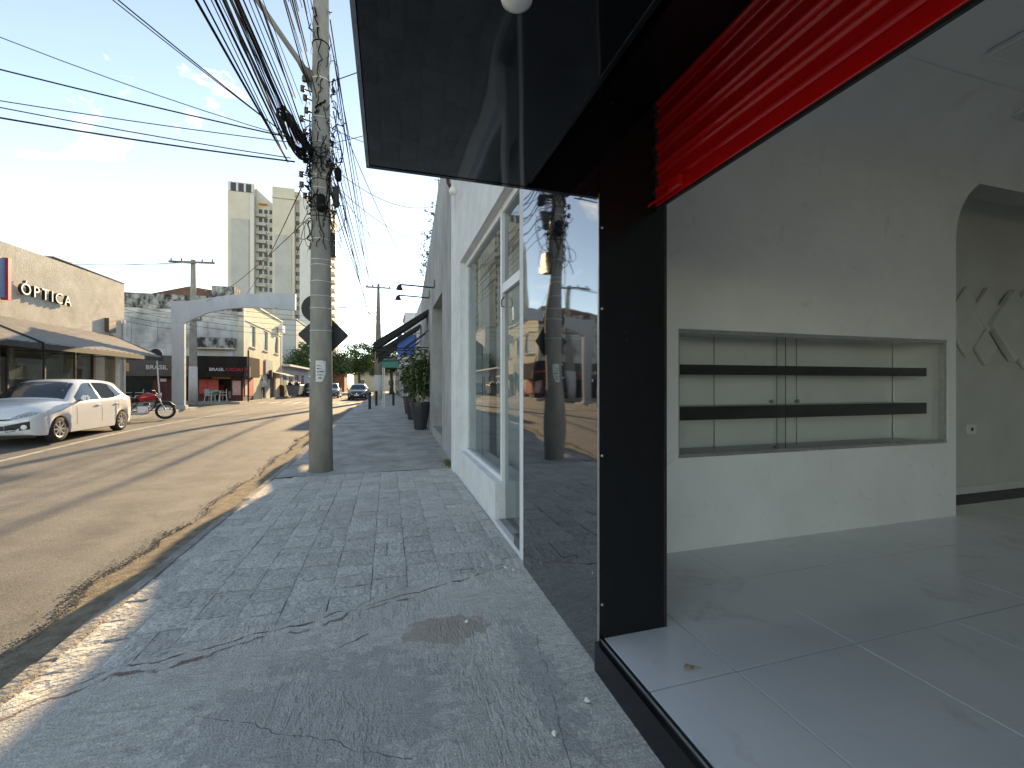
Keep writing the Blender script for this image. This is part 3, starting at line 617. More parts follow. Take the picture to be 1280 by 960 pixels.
# ------------------------------------------------------------------ white shop next door
WX = 1.16
ws = thing('white_shop', 'white rendered shop with recessed tall window and glass door', 'shop', (WX, 3.5, 0))
def W(name, m, *d, **k): return box(name, m, ws, *d, **k)
WH = 6.5
W('door_post', 'white_wall', WX - .012, WX + .12, 3.502, 3.68, -.02, WH)
W('end_wall', 'white_wall', WX, WX + .5, 7.06, 7.93, -.05, WH)
W('corner_pilaster', 'white_wall', WX - .03, WX - .0005, 7.56, 7.90, -.05, WH)
W('upper_wall', 'white_wall', WX, WX + .5, 3.681, 7.06, 3.62, WH)
W('window_ledge', 'white_wall', WX, WX + .45, 4.68, 7.06, -.05, .46, bevel=.01)
W('door_sill', 'white_wall', WX - .004, WX + .05, 3.681, 4.679, -.02, .045)
W('threshold', 'cement_far', WX + .051, WX + .6, 3.681, 4.679, -.03, .04)
gx = 1.285
W('window_head', 'white_frame', gx - .03, gx + .05, 4.7, 7.06, 3.54, 3.62); W('window_sill', 'white_frame', gx - .03, gx + .05, 4.7, 7.06, .461, .51)
W('mullion', 'white_frame', gx - .035, gx + .045, 4.685, 4.755, .511, 3.539); W('mullion', 'white_frame', gx - .025, gx + .04, 7.0, 7.06, .511, 3.539)
W('window_pane', 'pane', gx, gx + .006, 4.756, 5.93, .511, 3.539); W('window_pane', 'pane', gx + .008, gx + .014, 5.93, 6.999, .511, 3.539)
W('door_frame', 'white_frame', gx - .03, gx + .05, 3.681, 4.684, 3.54, 3.62); W('transom', 'white_frame', gx - .03, gx + .05, 3.681, 4.684, 2.62, 2.72)
W('transom_pane', 'pane', gx, gx + .006, 3.681, 4.684, 2.721, 3.539)
dr = W('glass_door', 'pane', gx + .002, gx + .010, 3.70, 4.684, .05, 2.619)
MB().tube([(gx - .03, 4.60, 2.45), (gx - .06, 4.60, 2.45), (gx - .06, 4.60, 2.52), (gx - .03, 4.60, 2.56)], .008, 6).build('door_closer', 'dark_metal', dr)
W('room_back', 'plaster_white', 2.6, 2.7, 3.52, 7.93, 0, 3.7); W('room_floor', 'cement_far', WX + .6, 2.6, 3.52, 7.93, -.03, .03)
W('room_side', 'plaster_white', 1.55, 2.6, 3.52, 3.6, .03, 3.6); W('room_side', 'plaster_white', 1.66, 2.6, 7.85, 7.93, .03, 3.6); W('room_ceiling', 'plaster_white', 1.661, 2.6, 3.601, 7.849, 3.63, 3.7)
W('roof', 'concrete_mid', WX + .1, 9.0, 3.52, 7.93, WH - .15, WH - .05)
W('curtain', 'back_wall_grey', 1.75, 1.78, 4.9, 6.9, .1, 3.5)
sc = thing('wall_bracket', 'rusty curved wall bracket lamp high on the white shop front', 'wall lamp', (WX, 6.62, 4.95))
MB().lathe([(.06, 0), (.06, -.02), (.02, -.03)], (WX - .031, 6.9, 5.05), 10, 'X').build('wall_plate', 'rust', sc)
MB().tube([(WX, 6.9, 5.08), (WX - .10, 6.9, 5.14), (WX - .20, 6.9, 5.10), (WX - .24, 6.9, 4.98), (WX - .22, 6.9, 4.84), (WX - .16, 6.9, 4.76)], .028, 8).build('arm', 'rust', sc, smooth=True)
MB().lathe([(.03, .05), (.05, .0), (.075, -.06), (.06, -.10), (.02, -.12)], (WX - .14, 6.9, 4.78), 12).build('lamp_head', 'lamp_white', sc, smooth=True)

# ------------------------------------------------------------------ near-side street: grey shop, awnings, pots
GX = 1.25
gs = thing('grey_shop', 'rough grey rendered shop wall with deep doorway and sloping parapet', 'shop', (GX, 8, 0))
def gpoly(y): return 6.95 if y < 9 else (lerp(6.95, 6.7, (y - 9) / 2) if y < 11 else (lerp(6.7, 5.6, (y - 11) / 3.3) if y < 14.3 else lerp(5.6, 5.0, min(1, (y - 14.3) / 2.5))))
def gwall(name, y0, y1, z0, m='grey_render', x0=GX, x1=GX + .35):
    ys_ = [y for y in (y0, 9, 11, 12.5, 14.3, 16.8, y1) if y0 <= y <= y1]; ys_ = sorted(set(ys_))
    poly = [(y0, z0(y0) if callable(z0) else z0), (y1, z0(y1) if callable(z0) else z0)] + [(y, gpoly(y)) for y in reversed(ys_)]
    return MB().prism(poly, x0, x1, 'X').build(name, m, gs)
gwall('wall', 7.935, 10.25, -.05); gwall('wall', 10.25, 12.6, 3.8); gwall('wall', 12.6, 16.8, -.05)
box('door_leaf', 'fascia_grey', gs, GX + .30, GX + .345, 10.26, 12.59, .1, 3.79); box('doorstep', 'cement_far', gs, GX - .001, GX + .299, 10.26, 12.59, .0, .34)
box('parapet_cap', 'concrete_mid', gs, GX - .03, GX - .0005, 7.94, 9.0, 6.85, 6.95)
box('roof', 'concrete_mid', gs, GX + .351, 9, 7.94, 16.8, 4.6, 4.7)
cnr = thing('corner_house', 'pale two storey house with blue sign beyond the grey shop', 'house', (1.3, 17, .2))
box('wall', 'plaster_white', cnr, 1.3, 9, 16.81, 22.6, 0, 5.0); box('wall', 'plaster_stained', cnr, 1.3, 9, 25.2, 38.4, 0, 5.35); box('sun_gap_wall', 'plaster_stained', cnr, 1.32, 1.5, 22.61, 25.19, 0, 2.6)  # invented low gap between the walls, shaped to let a sun streak through
for y in (17.6, 20.2, 26.0, 29.0):
    wd = box('window', 'white_frame', cnr, 1.27, 1.299, y, y + 1.5, 1.2, 2.6); box('pane', 'window_dark', wd, 1.262, 1.269, y + .06, y + 1.44, 1.26, 2.54)
far_h = thing('gabled_house', 'white house with stepped gable parapet far along the pavement', 'house', (1.5, 37, .2))
MB().prism([(38.5, 0), (48, 0), (48, 6.6), (43.5, 6.6), (43, 7.9), (38.5, 7.9)], 1.48, 8, 'X').build('wall', 'plaster_white', far_h)
box('cornice', 'plaster_white', far_h, 1.38, 1.4795, 38.5, 43, 7.6, 7.85)
for k in range(3):
    y = 39 + k * 3.0; wd = box('window', 'white_frame', far_h, 1.445, 1.479, y, y + 1.6, 1.2, 3.0); box('pane', 'window_dark', wd, 1.438, 1.444, y + .07, y + 1.53, 1.27, 2.93)
row = thing('shop_row', 'low pale shop row at the far end of the near pavement', 'house', (1.2, 48, .2))
box('wall', 'plaster_stained', row, 1.2, 8, 48.01, 74, 0, 5.6)
for k in range(6):
    y = 49 + k * 4; dd = box('shopfront', 'fascia_grey', row, 1.16, 1.199, y, y + 2.8, .2, 3.0); box('pane', 'window_dark', dd, 1.152, 1.159, y + .1, y + 2.7, .7, 2.9)
# plants sprouting from the parapet
b = MB()
for i in range(46):
    y = rg.uniform(11.6, 15.2); z = gpoly(y) + .0; x = GX + rg.uniform(-.02, .1); p = Vector((x, y, z)); q = p + Vector((-rg.uniform(.02, .3), rg.uniform(-.2, .2), rg.uniform(-.05, .25)))
    b.tube([p, q], .006, 4)
    for j in range(4):
        c_ = p.lerp(q, rg.uniform(.4, 1)); d = Vector((rg.gauss(0, 1), rg.gauss(0, 1), rg.gauss(0, 1))).normalized() * .05; e = d.orthogonal().normalized() * .025
        b.add([c_, c_ + d + e, c_ + d * 2, c_ + d - e], [(0, 1, 2, 3)])
tag(b.build('wall_weeds', 'leaf_dark', None, fix=False), 'small weeds sprouting from the top of the grey shop wall', 'weeds', kind='stuff')
# antenna rod on the parapet
tag(MB().tube([(GX + .1, 11.9, 6.3), (GX + .1, 11.9, 7.3)], .012, 5).tube([(GX - .02, 11.9, 7.25), (GX + .2, 11.9, 7.25)], .01, 4).build('roof_antenna', 'dark_metal', None), 'thin metal antenna rod on the grey shop parapet', 'antenna')
# gooseneck lamps over the doorway
def gooseneck(y, z, lb):
    t = thing('gooseneck_lamp', lb, 'wall lamp', (GX, y, z), 'black arm lamps on the grey wall')
    MB().tube([(GX, y, z + .12), (GX - .03, y, z), (GX - .5, y, z + .02), (GX - .95, y, z + .03)], .022, 6).build('arm', 'black_metal', t)
    MB().lathe([(.02, .08), (.05, .06), (.10, -.06), (.085, -.06)], (GX - .95, y, z - .05), 10).build('shade', 'black_metal', t); box('wall_plate', 'black_metal', t, GX - .02, GX - .0005, y - .05, y + .05, z + .02, z + .22)
gooseneck(11.9, 4.25, 'black arm lamp on grey wall directly above the doorway'); gooseneck(13.5, 4.28, 'black arm lamp on grey wall just beyond the doorway')
# three black canvas awnings with pipe frames
def awning(y0, y1, lb):
    t = thing('black_awning', lb, 'awning', (GX, y0, 2.9), 'black canvas awnings')
    za, zb, xo = 3.98, 2.84, -.40
    b = MB(); b.prism([(GX, za), (GX, za - .14), (xo + .05, zb - .16), (xo - .03, zb - .14), (xo - .03, zb + .03), (xo + .02, zb + .06)], y0, y1, 'Y'); b.build('canvas', 'black_canvas', t)
    v = MB(); n = 14; ys_ = frange(y0, y1, (y1 - y0) / n)
    v.add([(xo - .035, y, zb + .02) for y in ys_] + [(xo - .045 + .02 * (i % 2), y, zb - .30 + .03 * (i % 2)) for i, y in enumerate(ys_)], [(i, i + 1, len(ys_) + i + 1, len(ys_) + i) for i in range(len(ys_) - 1)])
    v.build('valance', 'black_canvas', t, fix=False)
    f = MB()
    for y in (y0 + .02, y1 - .02):
        f.tube([(GX, y, 2.75), (xo, y, 2.66)], .018, 5); f.tube([(GX, y, 3.3), (GX - .75, y, 2.72)], .018, 5)
    f.tube([(xo, y0, 2.66), (xo, y1, 2.66)], .018, 5); f.tube([(GX - .75, y0, 2.72), (GX - .75, y1, 2.72)], .018, 5); f.build('frame', 'black_metal', t)
    return t
awning(13.75, 14.7, 'black sloping awning fixed nearest the grey doorway'); awning(17.2, 18.2, 'middle black awning between two others, behind the plants'); awning(20.6, 21.6, 'black awning farthest from the grey doorway')
MB().tube([(GX - .1, 17.2, .2), (GX - .1, 17.2, 4.2)], .05, 6)
hs = thing('hanging_sign', 'blue rectangular sign hanging under the awnings', 'sign', (.55, 17.4, 3.1))
box('board', 'blue_sign', hs, .35, 1.05, 17.35, 17.41, 2.75, 3.55); MB().tube([(GX + .04, 17.38, 3.62), (.30, 17.38, 3.62)], .015, 5).build('arm', 'black_metal', hs)
for x in (.45, .95): MB().tube([(x, 17.38, 3.61), (x, 17.38, 3.55)], .008, 4).build('hanger', 'black_metal', hs)
gsn = thing('green_sign', 'green shop sign on thin post beyond the potted plants', 'sign', (.1, 26, .2))
box('board', 'green_sign', gsn, -.35, .65, 26.0, 26.08, 2.55, 3.05); MB().tube([(-.2, 26.1, .2), (-.2, 26.1, 3.1)], .03, 6).build('post', 'strap', gsn)
# potted plants
def potted(x, y, hgt, sd_, lb, s=1.0):
    rr = random.Random(sd_); z0 = zg(y)
    t = thing('potted_plant', lb, 'potted plant', (x, y, z0), 'leafy plants in tall black pots')
    b = MB(); r0, r1, h = .17 * s, .29 * s, .82 * s
    b.lathe([(r0, 0), (r0 + .01, .02), (r1 - .015, h - .12), (r1 - .015, h - .10), (r1 + .02, h - .10), (r1 + .025, h), (r1 - .03, h), (r1 - .05, h - .06)], (x, y, z0), 20, cap=False); b.build('pot', 'pot', t, smooth=False)
    MB().lathe([(.003, h - .05), (r1 - .045, h - .06)], (x, y, z0), 14, cap=False).build('soil', 'soil', t)
    st = MB(); lf = MB()
    for i in range(9):
        a = rr.uniform(0, 6.283); d = rr.uniform(.02, .12); p0 = Vector((x + d * math.cos(a), y + d * math.sin(a), z0 + h - .06)); sp = rr.uniform(.1, .38)
        p1 = p0 + Vector((sp * math.cos(a) * .5, sp * math.sin(a) * .5, hgt * rr.uniform(.25, .5))); p2 = p0 + Vector((sp * math.cos(a), sp * math.sin(a), hgt * rr.uniform(.6, 1.0)))
        st.tube([p0, p1, p2], [.016, .013, .008], 5)
        for j in range(46):
            u = rr.uniform(.25, 1.05); c_ = p0.lerp(p1, u * 2) if u < .5 else p1.lerp(p2, (u - .5) * 2)
            q = rr.uniform(0, 6.283); el = rr.uniform(-.5, .9); L_ = rr.uniform(.18, .36) * s; dv = Vector((math.cos(q) * math.cos(el), math.sin(q) * math.cos(el), math.sin(el)))
            sv = dv.cross(Vector((0, 0, 1))).normalized() * rr.uniform(.014, .026); m1 = c_ + dv * L_ * .5 + Vector((0, 0, .02)); e = c_ + dv * L_ + Vector((0, 0, -.10 * L_ / .3))
            lf.add([c_, m1 + sv, e, m1 - sv], [(0, 1, 2), (0, 2, 3)])
    st.build('stems', 'twig', t); o = lf.build('leaves', 'leaf_dark', t, fix=False); o['kind'] = 'stuff'
    return t
potted(.98, 13.6, 1.75, 1, 'bushy plant in black pot standing nearest the grey doorway', 1.05)
potted(.92, 16.9, 1.7, 2, 'bushy plant in black pot, second from the grey doorway'); potted(.95, 20.2, 1.6, 3, 'bushy plant in black pot, third from the grey doorway')
# weeds at the wall foot
b = MB()
for i in range(260):
    x = 1.2 - abs(rg.gauss(0, .07)); y = 8.35 + rg.gauss(0, .22); q = rg.uniform(0, 6.283); L_ = rg.uniform(.03, .13); e = Vector((x + .6 * L_ * math.cos(q), y + .6 * L_ * math.sin(q), .01 + L_ * .7))
    b.add([(x - .004, y, 0), (x + .004, y, 0), e], [(0, 1, 2)])
tag(b.build('weed_tuft', 'weed', None, fix=False), 'small dry weed tuft at the foot of the grey wall', 'weeds', kind='stuff')
# bollards
def bollard(x, y, lb):
    z0 = zg(y); t = thing('bollard', lb, 'bollard', (x, y, z0), 'black pavement bollards')
    MB().lathe([(.10, 0), (.10, .03), (.075, .04), (.075, .78)], (x, y, z0), 14).build('post', 'bollard', t); MB().lathe([(.085, .78), (.085, .88), (.06, .93), (.01, .95)], (x, y, z0), 14).build('cap', 'bollard', t, smooth=True)
bollard(-.97, 24.6, 'black bollard standing at the kerb edge alone'); bollard(-.72, 28.6, 'black bollard beside the thin sign post'); bollard(.33, 28.2, 'black bollard nearest the shop walls')
sp = thing('sign_post', 'thin grey metal post standing between the bollards', 'post', (-.30, 27.5, .2))
MB().tube([(-.30, 27.5, .2), (-.30, 27.5, 3.1)], .035, 8).build('pipe', 'strap', sp); MB().lathe([(.08, 0), (.08, .02), (.04, .03)], (-.30, 27.5, .2), 10).build('foot', 'strap', sp)
# ------------------------------------------------------------------ utility poles
def helix(x, y, z, r, turns=1.0, n=18, tilt=.02, ph=0.0): return [(x + r * math.cos(ph + turns * 6.283 * i / n), y + r * math.sin(ph + turns * 6.283 * i / n), z + tilt * math.sin(6.283 * i / n + ph)) for i in range(n)]
PX, PY = -1.175, 8.42
pole = thing('utility_pole', 'round concrete utility pole wrapped in straps and cables by the pavers', 'utility pole', (PX, PY, 0))
def pr_(z): return lerp(.205, .12, z / 10.5)
MB().lathe([(pr_(z), z) for z in (-.1, 2, 4, 6, 8, 10.5)], (PX, PY, 0), 28).build('shaft', 'pole_concrete', pole, smooth=True)
for z in (2.55, 2.95, 3.18, 3.42, 3.72, 3.84, 4.18, 4.62, 4.70, 4.78, 5.0, 5.12, 5.26, 5.35, 5.55, 5.72, 5.83, 5.95, 6.4, 7.1, 7.75):
    MB().tube(helix(PX, PY, z, pr_(z) + .004, tilt=rg.uniform(-.02, .02), ph=rg.uniform(0, 6)), .007 if z < 6 else .011, 5, closed=True).build('strap', 'strap' if z < 4.6 or rg.random() < .5 else 'cable', pole)
# notice sheet pasted on the pole
b = MB(); a0, a1 = R(-108), R(-60); n = 7; rn = .201
for k in range(n):
    a = lerp(a0, a1, k / (n - 1)); top = 2.0 if k < 5 else 1.99; bot = 1.62 + (.0 if k < 5 else .07 * (k - 4))
    b.v += [(PX + rn * math.cos(a), PY + rn * math.sin(a), bot), (PX + rn * math.cos(a), PY + rn * math.sin(a), top)]
b.f = [(2 * k, 2 * k + 2, 2 * k + 3, 2 * k + 1) for k in range(n - 1)]; b.m = [0] * (n - 1)
nt_ = b.build('paper_notice', 'paper', pole, fix=False)
for k in range(5):
    z = 1.68 + k * .055; c = MB(); j0, j1 = lerp(a0, a1, .15), lerp(a0, a1, rg.uniform(.5, .8))
    for q in range(5):
        a = lerp(j0, j1, q / 4); c.v += [(PX + .2025 * math.cos(a), PY + .2025 * math.sin(a), z), (PX + .2025 * math.cos(a), PY + .2025 * math.sin(a), z + rg.choice((.008, .02)))]
    c.f = [(2 * q, 2 * q + 2, 2 * q + 3, 2 * q + 1) for q in range(4)]; c.m = [0] * 4; c.build('print_line', 'ink', nt_, fix=False)
for x, z in ((-.16, 2.0), (-.17, 1.72)): MB().lathe([(.014, 0), (.014, -.006), (.004, -.008)], (PX + x, PY - .125, z), 8, 'Y').build('paint_dot', 'letter_white', pole)
# junction boxes, splice enclosures, insulators, cable coil and loose tails
box('junction_box', 'dark_metal', pole, PX + .13, PX + .25, PY - .02, PY + .16, 3.95, 4.36, bevel=.01)
MB().lathe([(.03, 4.82), (.055, 4.84), (.055, 5.18), (.03, 5.2)], (PX + .26, PY - .05, 0), 10).build('splice_closure', 'cable_grey', pole, smooth=True)
MB().lathe([(.05, 4.66), (.075, 4.70), (.075, 4.92), (.05, 4.96)], (PX + .03, PY - .2, 0), 12).build('splice_closure', 'cable', pole, smooth=True)
MB().lathe([(.03, 5.3), (.06, 5.33), (.06, 5.5), (.03, 5.55)], (PX + .30, PY - .06, 0), 10).build('splice_closure', 'cable', pole, smooth=True)
for i in range(12):
    z = 5.0 + i * .19 + rg.uniform(-.04, .04); x = PX - pr_(z) - rg.uniform(.06, .16)
    ins = MB().lathe([(.02, -.05), (.045, -.04), (.03, -.015), (.048, 0), (.03, .02), (.045, .04), (.02, .05)], (x, PY - .06, z), 10).build('insulator', 'porcelain', pole, smooth=True)
    MB().tube([(x, PY - .06, z), (PX - pr_(z) * .8, PY, z)], .012, 5).build('spool_bolt', 'dark_metal', ins)
for i in range(11):
    cx_, cz_ = PX - .40 + rg.uniform(-.05, .05), 5.95 + rg.uniform(-.08, .08); ra, rb = rg.uniform(.05, .12), rg.uniform(.30, .44); ang = R(rg.uniform(-34, -18))
    pts = []
    for k in range(22):
        q = 6.283 * k / 22; u, v = ra * math.cos(q), rb * math.sin(q); pts.append((cx_ + u * math.cos(ang) + v * math.sin(ang), PY - .25 + .05 * math.sin(q * 2 + i) + rg.uniform(-.02, .02), cz_ - u * math.sin(ang) + v * math.cos(ang)))
    MB().tube(pts, rg.uniform(.012, .022), 5, closed=True).build('cable_loop', 'cable', pole)
def wob(p, q, amp, n=9, rr=rg):
    p, q = Vector(p), Vector(q); o = []
    for i in range(n):
        t = i / (n - 1); e = math.sin(math.pi * t); o.append(p.lerp(q, t) + Vector((rr.gauss(0, 1), rr.gauss(0, 1), rr.gauss(0, 1))) * amp * e)
    return o
for i in range(120):                                     # the tangle of tails hugging the shaft
    z = rg.uniform(4.5, 6.2) if i % 5 else rg.uniform(6, 8.4); a = rg.uniform(-3.4, .5); r = pr_(z) + rg.uniform(.015, .05)
    p = Vector((PX + r * math.cos(a), PY + r * math.sin(a), z)); a2 = a + rg.uniform(-1.2, 1.2); z2 = z + rg.uniform(-.9, .4); r2 = pr_(z) + rg.uniform(.02, .3 if i % 3 == 0 else .08)
    q = Vector((PX + r2 * math.cos(a2), PY + r2 * math.sin(a2), z2))
    MB().tube(wob(p, q, .03, 8), rg.choice((.004, .007, .010, .016)), 4).build('cable_tail', rg.choice(('cable', 'cable', 'cable_grey')), pole)
for i in range(22):                                     # thin loops standing off the right side
    z = rg.uniform(4.2, 7.4); q = []; ra, rb = rg.uniform(.08, .24), rg.uniform(.12, .5); cx_ = PX + .14 + ra * .8; side = 1 if i % 4 else -1
    for k in range(16):
        t = 6.283 * k / 15 * rg.uniform(.97, 1.0) * .85; q.append((PX + side * (.14 + ra * (1 - math.cos(t)) * .7), PY - .05 + .06 * math.sin(t + i), z - rb * math.sin(t)))
    MB().tube(q, rg.choice((.003, .004, .006)), 4).build('wire_loop', rg.choice(('cable', 'cable_grey')), pole)
# lamp arm reaching over the road
la = MB().tube([(PX - .1, PY, 7.05), (PX - .55, PY - .25, 7.55), (PX - 1.5, PY - .9, 8.6), (PX - 2.6, PY - 1.6, 9.4), (PX - 3.4, PY - 2.1, 9.6)], [.05, .045, .04, .036, .034], 8).build('lamp_arm', 'pole_concrete', pole, smooth=True)
MB().obox((PX - 3.75, PY - 2.32, 9.6), (.33, .21, 0), (-.06, .1, 0), (0, 0, .06)).build('lamp_head', 'strap', la)
MB().prism([(PX - .14, 6.85), (PX - .11, 7.25), (PX - .42, 7.42)], PY - .02, PY + .02, 'Y').build('arm_gusset', 'dark_metal', pole)
# road signs on the far side of the pole, seen from the back
rs = thing('round_road_sign', 'round road sign seen from its dark back on the utility pole', 'road sign', (PX - .12, PY + .24, 3.0))
MB().lathe([(.262, 0), (.262, .006)], (PX - .11, PY + .235, 2.99), 32, 'Y').build('plate', 'sign_back', rs); box('clamp', 'dark_metal', rs, PX - .2, PX - .02, PY + .195, PY + .234, 2.96, 3.02)
ds = thing('diamond_road_sign', 'diamond road sign seen from its dark back on the utility pole', 'road sign', (PX, PY + .24, 2.5))
c_ = (PX + .012, 2.50); hd = .43
MB().prism([(c_[0] - hd, c_[1] - .02), (c_[0] - hd, c_[1] + .02), (c_[0] - .02, c_[1] + hd), (c_[0] + .02, c_[1] + hd), (c_[0] + hd, c_[1] + .02), (c_[0] + hd, c_[1] - .02), (c_[0] + .02, c_[1] - hd), (c_[0] - .02, c_[1] - hd)], PY + .235, PY + .241, 'Y').build('plate', 'sign_back', ds)
box('clamp', 'dark_metal', ds, PX - .1, PX + .1, PY + .195, PY + .234, 2.47, 2.53)
# other poles
def far_pole(x, y, z0, h, arms, lb, m, base=None, r0=.17, r1=.10):
    t = thing('street_pole', lb, 'utility pole', (x, y, z0))
    MB().lathe([(lerp(r0, r1, k / 5), h * k / 5) for k in range(6)], (x, y, z0), 14).build('shaft', m, t, smooth=True)
    if base: MB().lathe([(r0 + .012, 0), (lerp(r0, r1, base / h) + .008, base)], (x, y, z0), 14).build('painted_base', 'whitewash', t, smooth=True)
    for (zz, ln, rot) in arms:
        d = Vector((math.cos(rot), math.sin(rot), 0)) * ln / 2; a = MB().obox((x, y - r0 * .8, z0 + zz), d, (-d.normalized().y * .05, d.normalized().x * .05, 0), (0, 0, .06)).build('crossarm', 'pole_brown', t)
        for k in (-.9, -.45, .45, .9):
            p = Vector((x, y - r0 * .8, z0 + zz + .06)) + d * k; MB().lathe([(.03, 0), (.05, .05), (.03, .10), (.045, .14), (.01, .18)], p, 8).build('insulator', 'porcelain', a)
    return t
far_pole(-11.75, 31.2, zr(FX, 31) + .15, 9.0, [(8.8, 2.6, R(-8)), (5.2, 1.4, R(-25))], 'concrete pole with crossarm and white base in front of the brown shop', 'pole_concrete', 2.3, .24, .13)
far_pole(-.85, 41.0, .2, 10.6, [(10.2, 2.2, 0)], 'tall pole with crossarm and whitewashed base far along near pavement', 'pole_brown', 2.2, .42, .10)
far_pole(-.9, 75.0, .2, 9.5, [(9.2, 2.0, 0)], 'distant pole with crossarm beside the street trees', 'pole_brown')
la2 = thing('street_lamp', 'curved street lamp arm near the far pole', 'street lamp', (-.9, 47, .2))
MB().tube([(-.9, 47, .2), (-.9, 47, 8.0), (-1.5, 47, 8.9), (-3.0, 47, 9.4), (-4.2, 47, 9.5)], [.09, .06, .05, .045, .04], 8).build('post', 'strap', la2, smooth=True); MB().obox((-4.5, 47, 9.5), (.35, 0, 0), (0, .12, 0), (0, 0, .06)).build('lamp_head', 'strap', la2)
# ------------------------------------------------------------------ overhead wires, each its own cable
def wire(p, q, sag, r, m, lb, group, n=18, name='overhead_wire'):
    p, q = Vector(p), Vector(q); pts = [p.lerp(q, i / n) - Vector((0, 0, sag * 4 * (i / n) * (1 - i / n))) for i in range(n + 1)]
    o = MB().tube(pts, r, 5).build(name, m, None, smooth=True, fix=False); tag(o, lb, 'cable', group); return o
LB1, G1 = 'black overhead cable strung along the street from pole over the road', 'cables running back along the street'
for i in range(40):
    z = [5.55, 5.65, 5.75, 5.85, 5.95, 6.05][i % 6] + rg.uniform(-.06, .06) if i < 22 else rg.uniform(6.1, 8.6); x = PX - (.45 if i < 12 else rg.uniform(.15, .40)) + rg.uniform(-.16, .12)
    wire((x, PY - .12, z), (x - rg.uniform(-.5, 2.2), -32, z + rg.uniform(.0, 1.0)), rg.uniform(.1, .5), rg.choice((.005, .006, .008, .010)) if i > 4 else .015, rg.choice(('cable', 'cable', 'cable_grey')), LB1, G1)
LB2, G2 = 'overhead cable strung from the strapped pole to the far pole', 'cables running on along the street'
for i in range(15):
    z = rg.uniform(4.9, 6.3) if i < 9 else rg.uniform(6.6, 9.2); wire((PX + rg.uniform(-.05, .24), PY + .1, z), (-.85 + rg.uniform(-.5, .5), 40.9, 6.2 + (z - 4.9) * .9 + rg.uniform(-.3, .3)), rg.uniform(.3, .9), rg.choice((.007, .009, .012)), rg.choice(('cable', 'cable_grey')), LB2, G2)
for i in range(6): wire((-.85 + rg.uniform(-.5, .5), 41, 6.5 + i * .7), (-.9 + rg.uniform(-.5, .5), 75, 6.8 + i * .5), .6, .012, 'cable', 'overhead cable strung between the two far poles', 'cables between the far poles')
LB3, G3 = 'overhead cable crossing the street from strapped pole to opposite side', 'cables crossing the street'
CO = Vector((PX - .45, PY - .2, 5.7))
for (q, sag, r) in (((-16, 9.3, 8.55), .25, .012), ((-16, 8.6, 7.35), .35, .009), ((-16, 8.8, 7.1), .38, .014), ((-16, 8.4, 6.75), .3, .008), ((-16, 8.4, 7.15), .45, .008), ((-9.5, 3.2, 10.6), .3, .010), ((-9.4, 3.3, 10.3), .3, .008), ((-13, 8.0, 9.6), .5, .007)):
    wire(CO + Vector((rg.uniform(-.05, .1), 0, rg.uniform(-.25, .25) if q[2] < 8 else .2)), q, sag, r, 'cable' if r > .009 else 'cable_grey', LB3, G3)
wire((PX - .3, PY, 5.2), (-10.6, 36, 8.0), .5, .010, 'cable_grey', 'single slack cable from strapped pole to the stained corner building', None)
wire((PX - .2, PY, 4.6), (-11.7, 31.1, 6.6), .4, .008, 'cable_grey', 'thin cable from strapped pole to pole by brown shop', None)
LB4, G4 = 'overhead cable from the strapped pole to the near shop roofs', 'cables to the near shops'
for (p, q, sag) in (((.1, 0, 7.1), (1.3, 5.5, 6.5), .05), ((.15, 0, 6.3), (1.3, 9.5, 6.9), .25), ((.15, 0, 5.6), (1.3, 11.5, 6.4), .35), ((.15, 0, 6.0), (1.35, 7.0, 6.45), .1), ((.15, .05, 5.35), (1.3, 13.0, 5.9), .3), ((.12, .1, 7.0), (1.4, 16.5, 5.0), .4), ((.12, .1, 5.5), (1.4, 15.5, 5.2), .5)):
    wire((PX + p[0], PY + p[1], p[2]), q, sag, rg.choice((.006, .008)), 'cable', LB4, G4)
for i in range(5): wire((-11.75 + rg.uniform(-1, 1), 31, 9.2), (-30, 33 + i, 9.0 + i * .4), .5, .01, 'cable_grey', 'overhead cable running from pole by brown shop up the side street', 'cables over the side street')
for i in range(5): wire((-11.6, 31, 5.2 + i * .35), (-.85, 41, 6.5 + i * .4), .5, .011, 'cable', 'overhead cable from pole by brown shop to the far pole', 'cables crossing at the far junction')
for i in range(5): wire((-11.75, 31, 5.0 + i * .3), (-12.2 + rg.uniform(-.3, .3), 24, 4.6 + i * .3), .15, .010, 'cable', 'overhead cable passing in front of the stained upper wall', 'cables before the stained wall')

# ------------------------------------------------------------------ opposite side: optician's building
OX = -12.0
ZF = zr(FX, 20) + .15                                  # pavement level over there
op = thing('optician_building', 'low concrete building with raised letters and sloping awning', 'building', (OX, 20, ZF))
def O(name, m, *d, **k): return box(name, m, op, *d, **k)
MB().prism([(9.0, 6.05), (24.45, 6.32), (24.45, 3.3), (9.0, 3.3)], OX - .3, OX, 'X').build('upper_wall', 'optica_wall', op)
O('end_wall', 'optica_wall', -26, OX - .301, 24.1, 24.44, 0, 6.25); O('roof', 'concrete_mid', -26, OX - .301, 9, 24.09, 5.6, 5.7)
O('parapet_cap', 'concrete_mid', OX - .32, OX + .03, 20.0, 24.47, 6.325, 6.36)
O('control_joint', 'fascia_grey', OX, OX + .002, 18.32, 18.34, 5.35, 6.2)
O('corner_pillar', 'optica_pillar', OX - .3, OX + .03, 24.0, 24.445, ZF, 3.299); O('inner_pillar', 'optica_pillar', OX - .6, OX - .1, 22.6, 23.2, ZF, 3.299)
O('downpipe', 'whitewash', OX + .031, OX + .10, 24.26, 24.36, ZF, 4.6); O('meter_box', 'fascia_grey', OX + .001, OX + .16, 23.0, 23.5, 3.9, 4.5)
O('side_wall', 'optica_pillar', OX - .3, OX, 9.0, 16.6, ZF, 3.299)
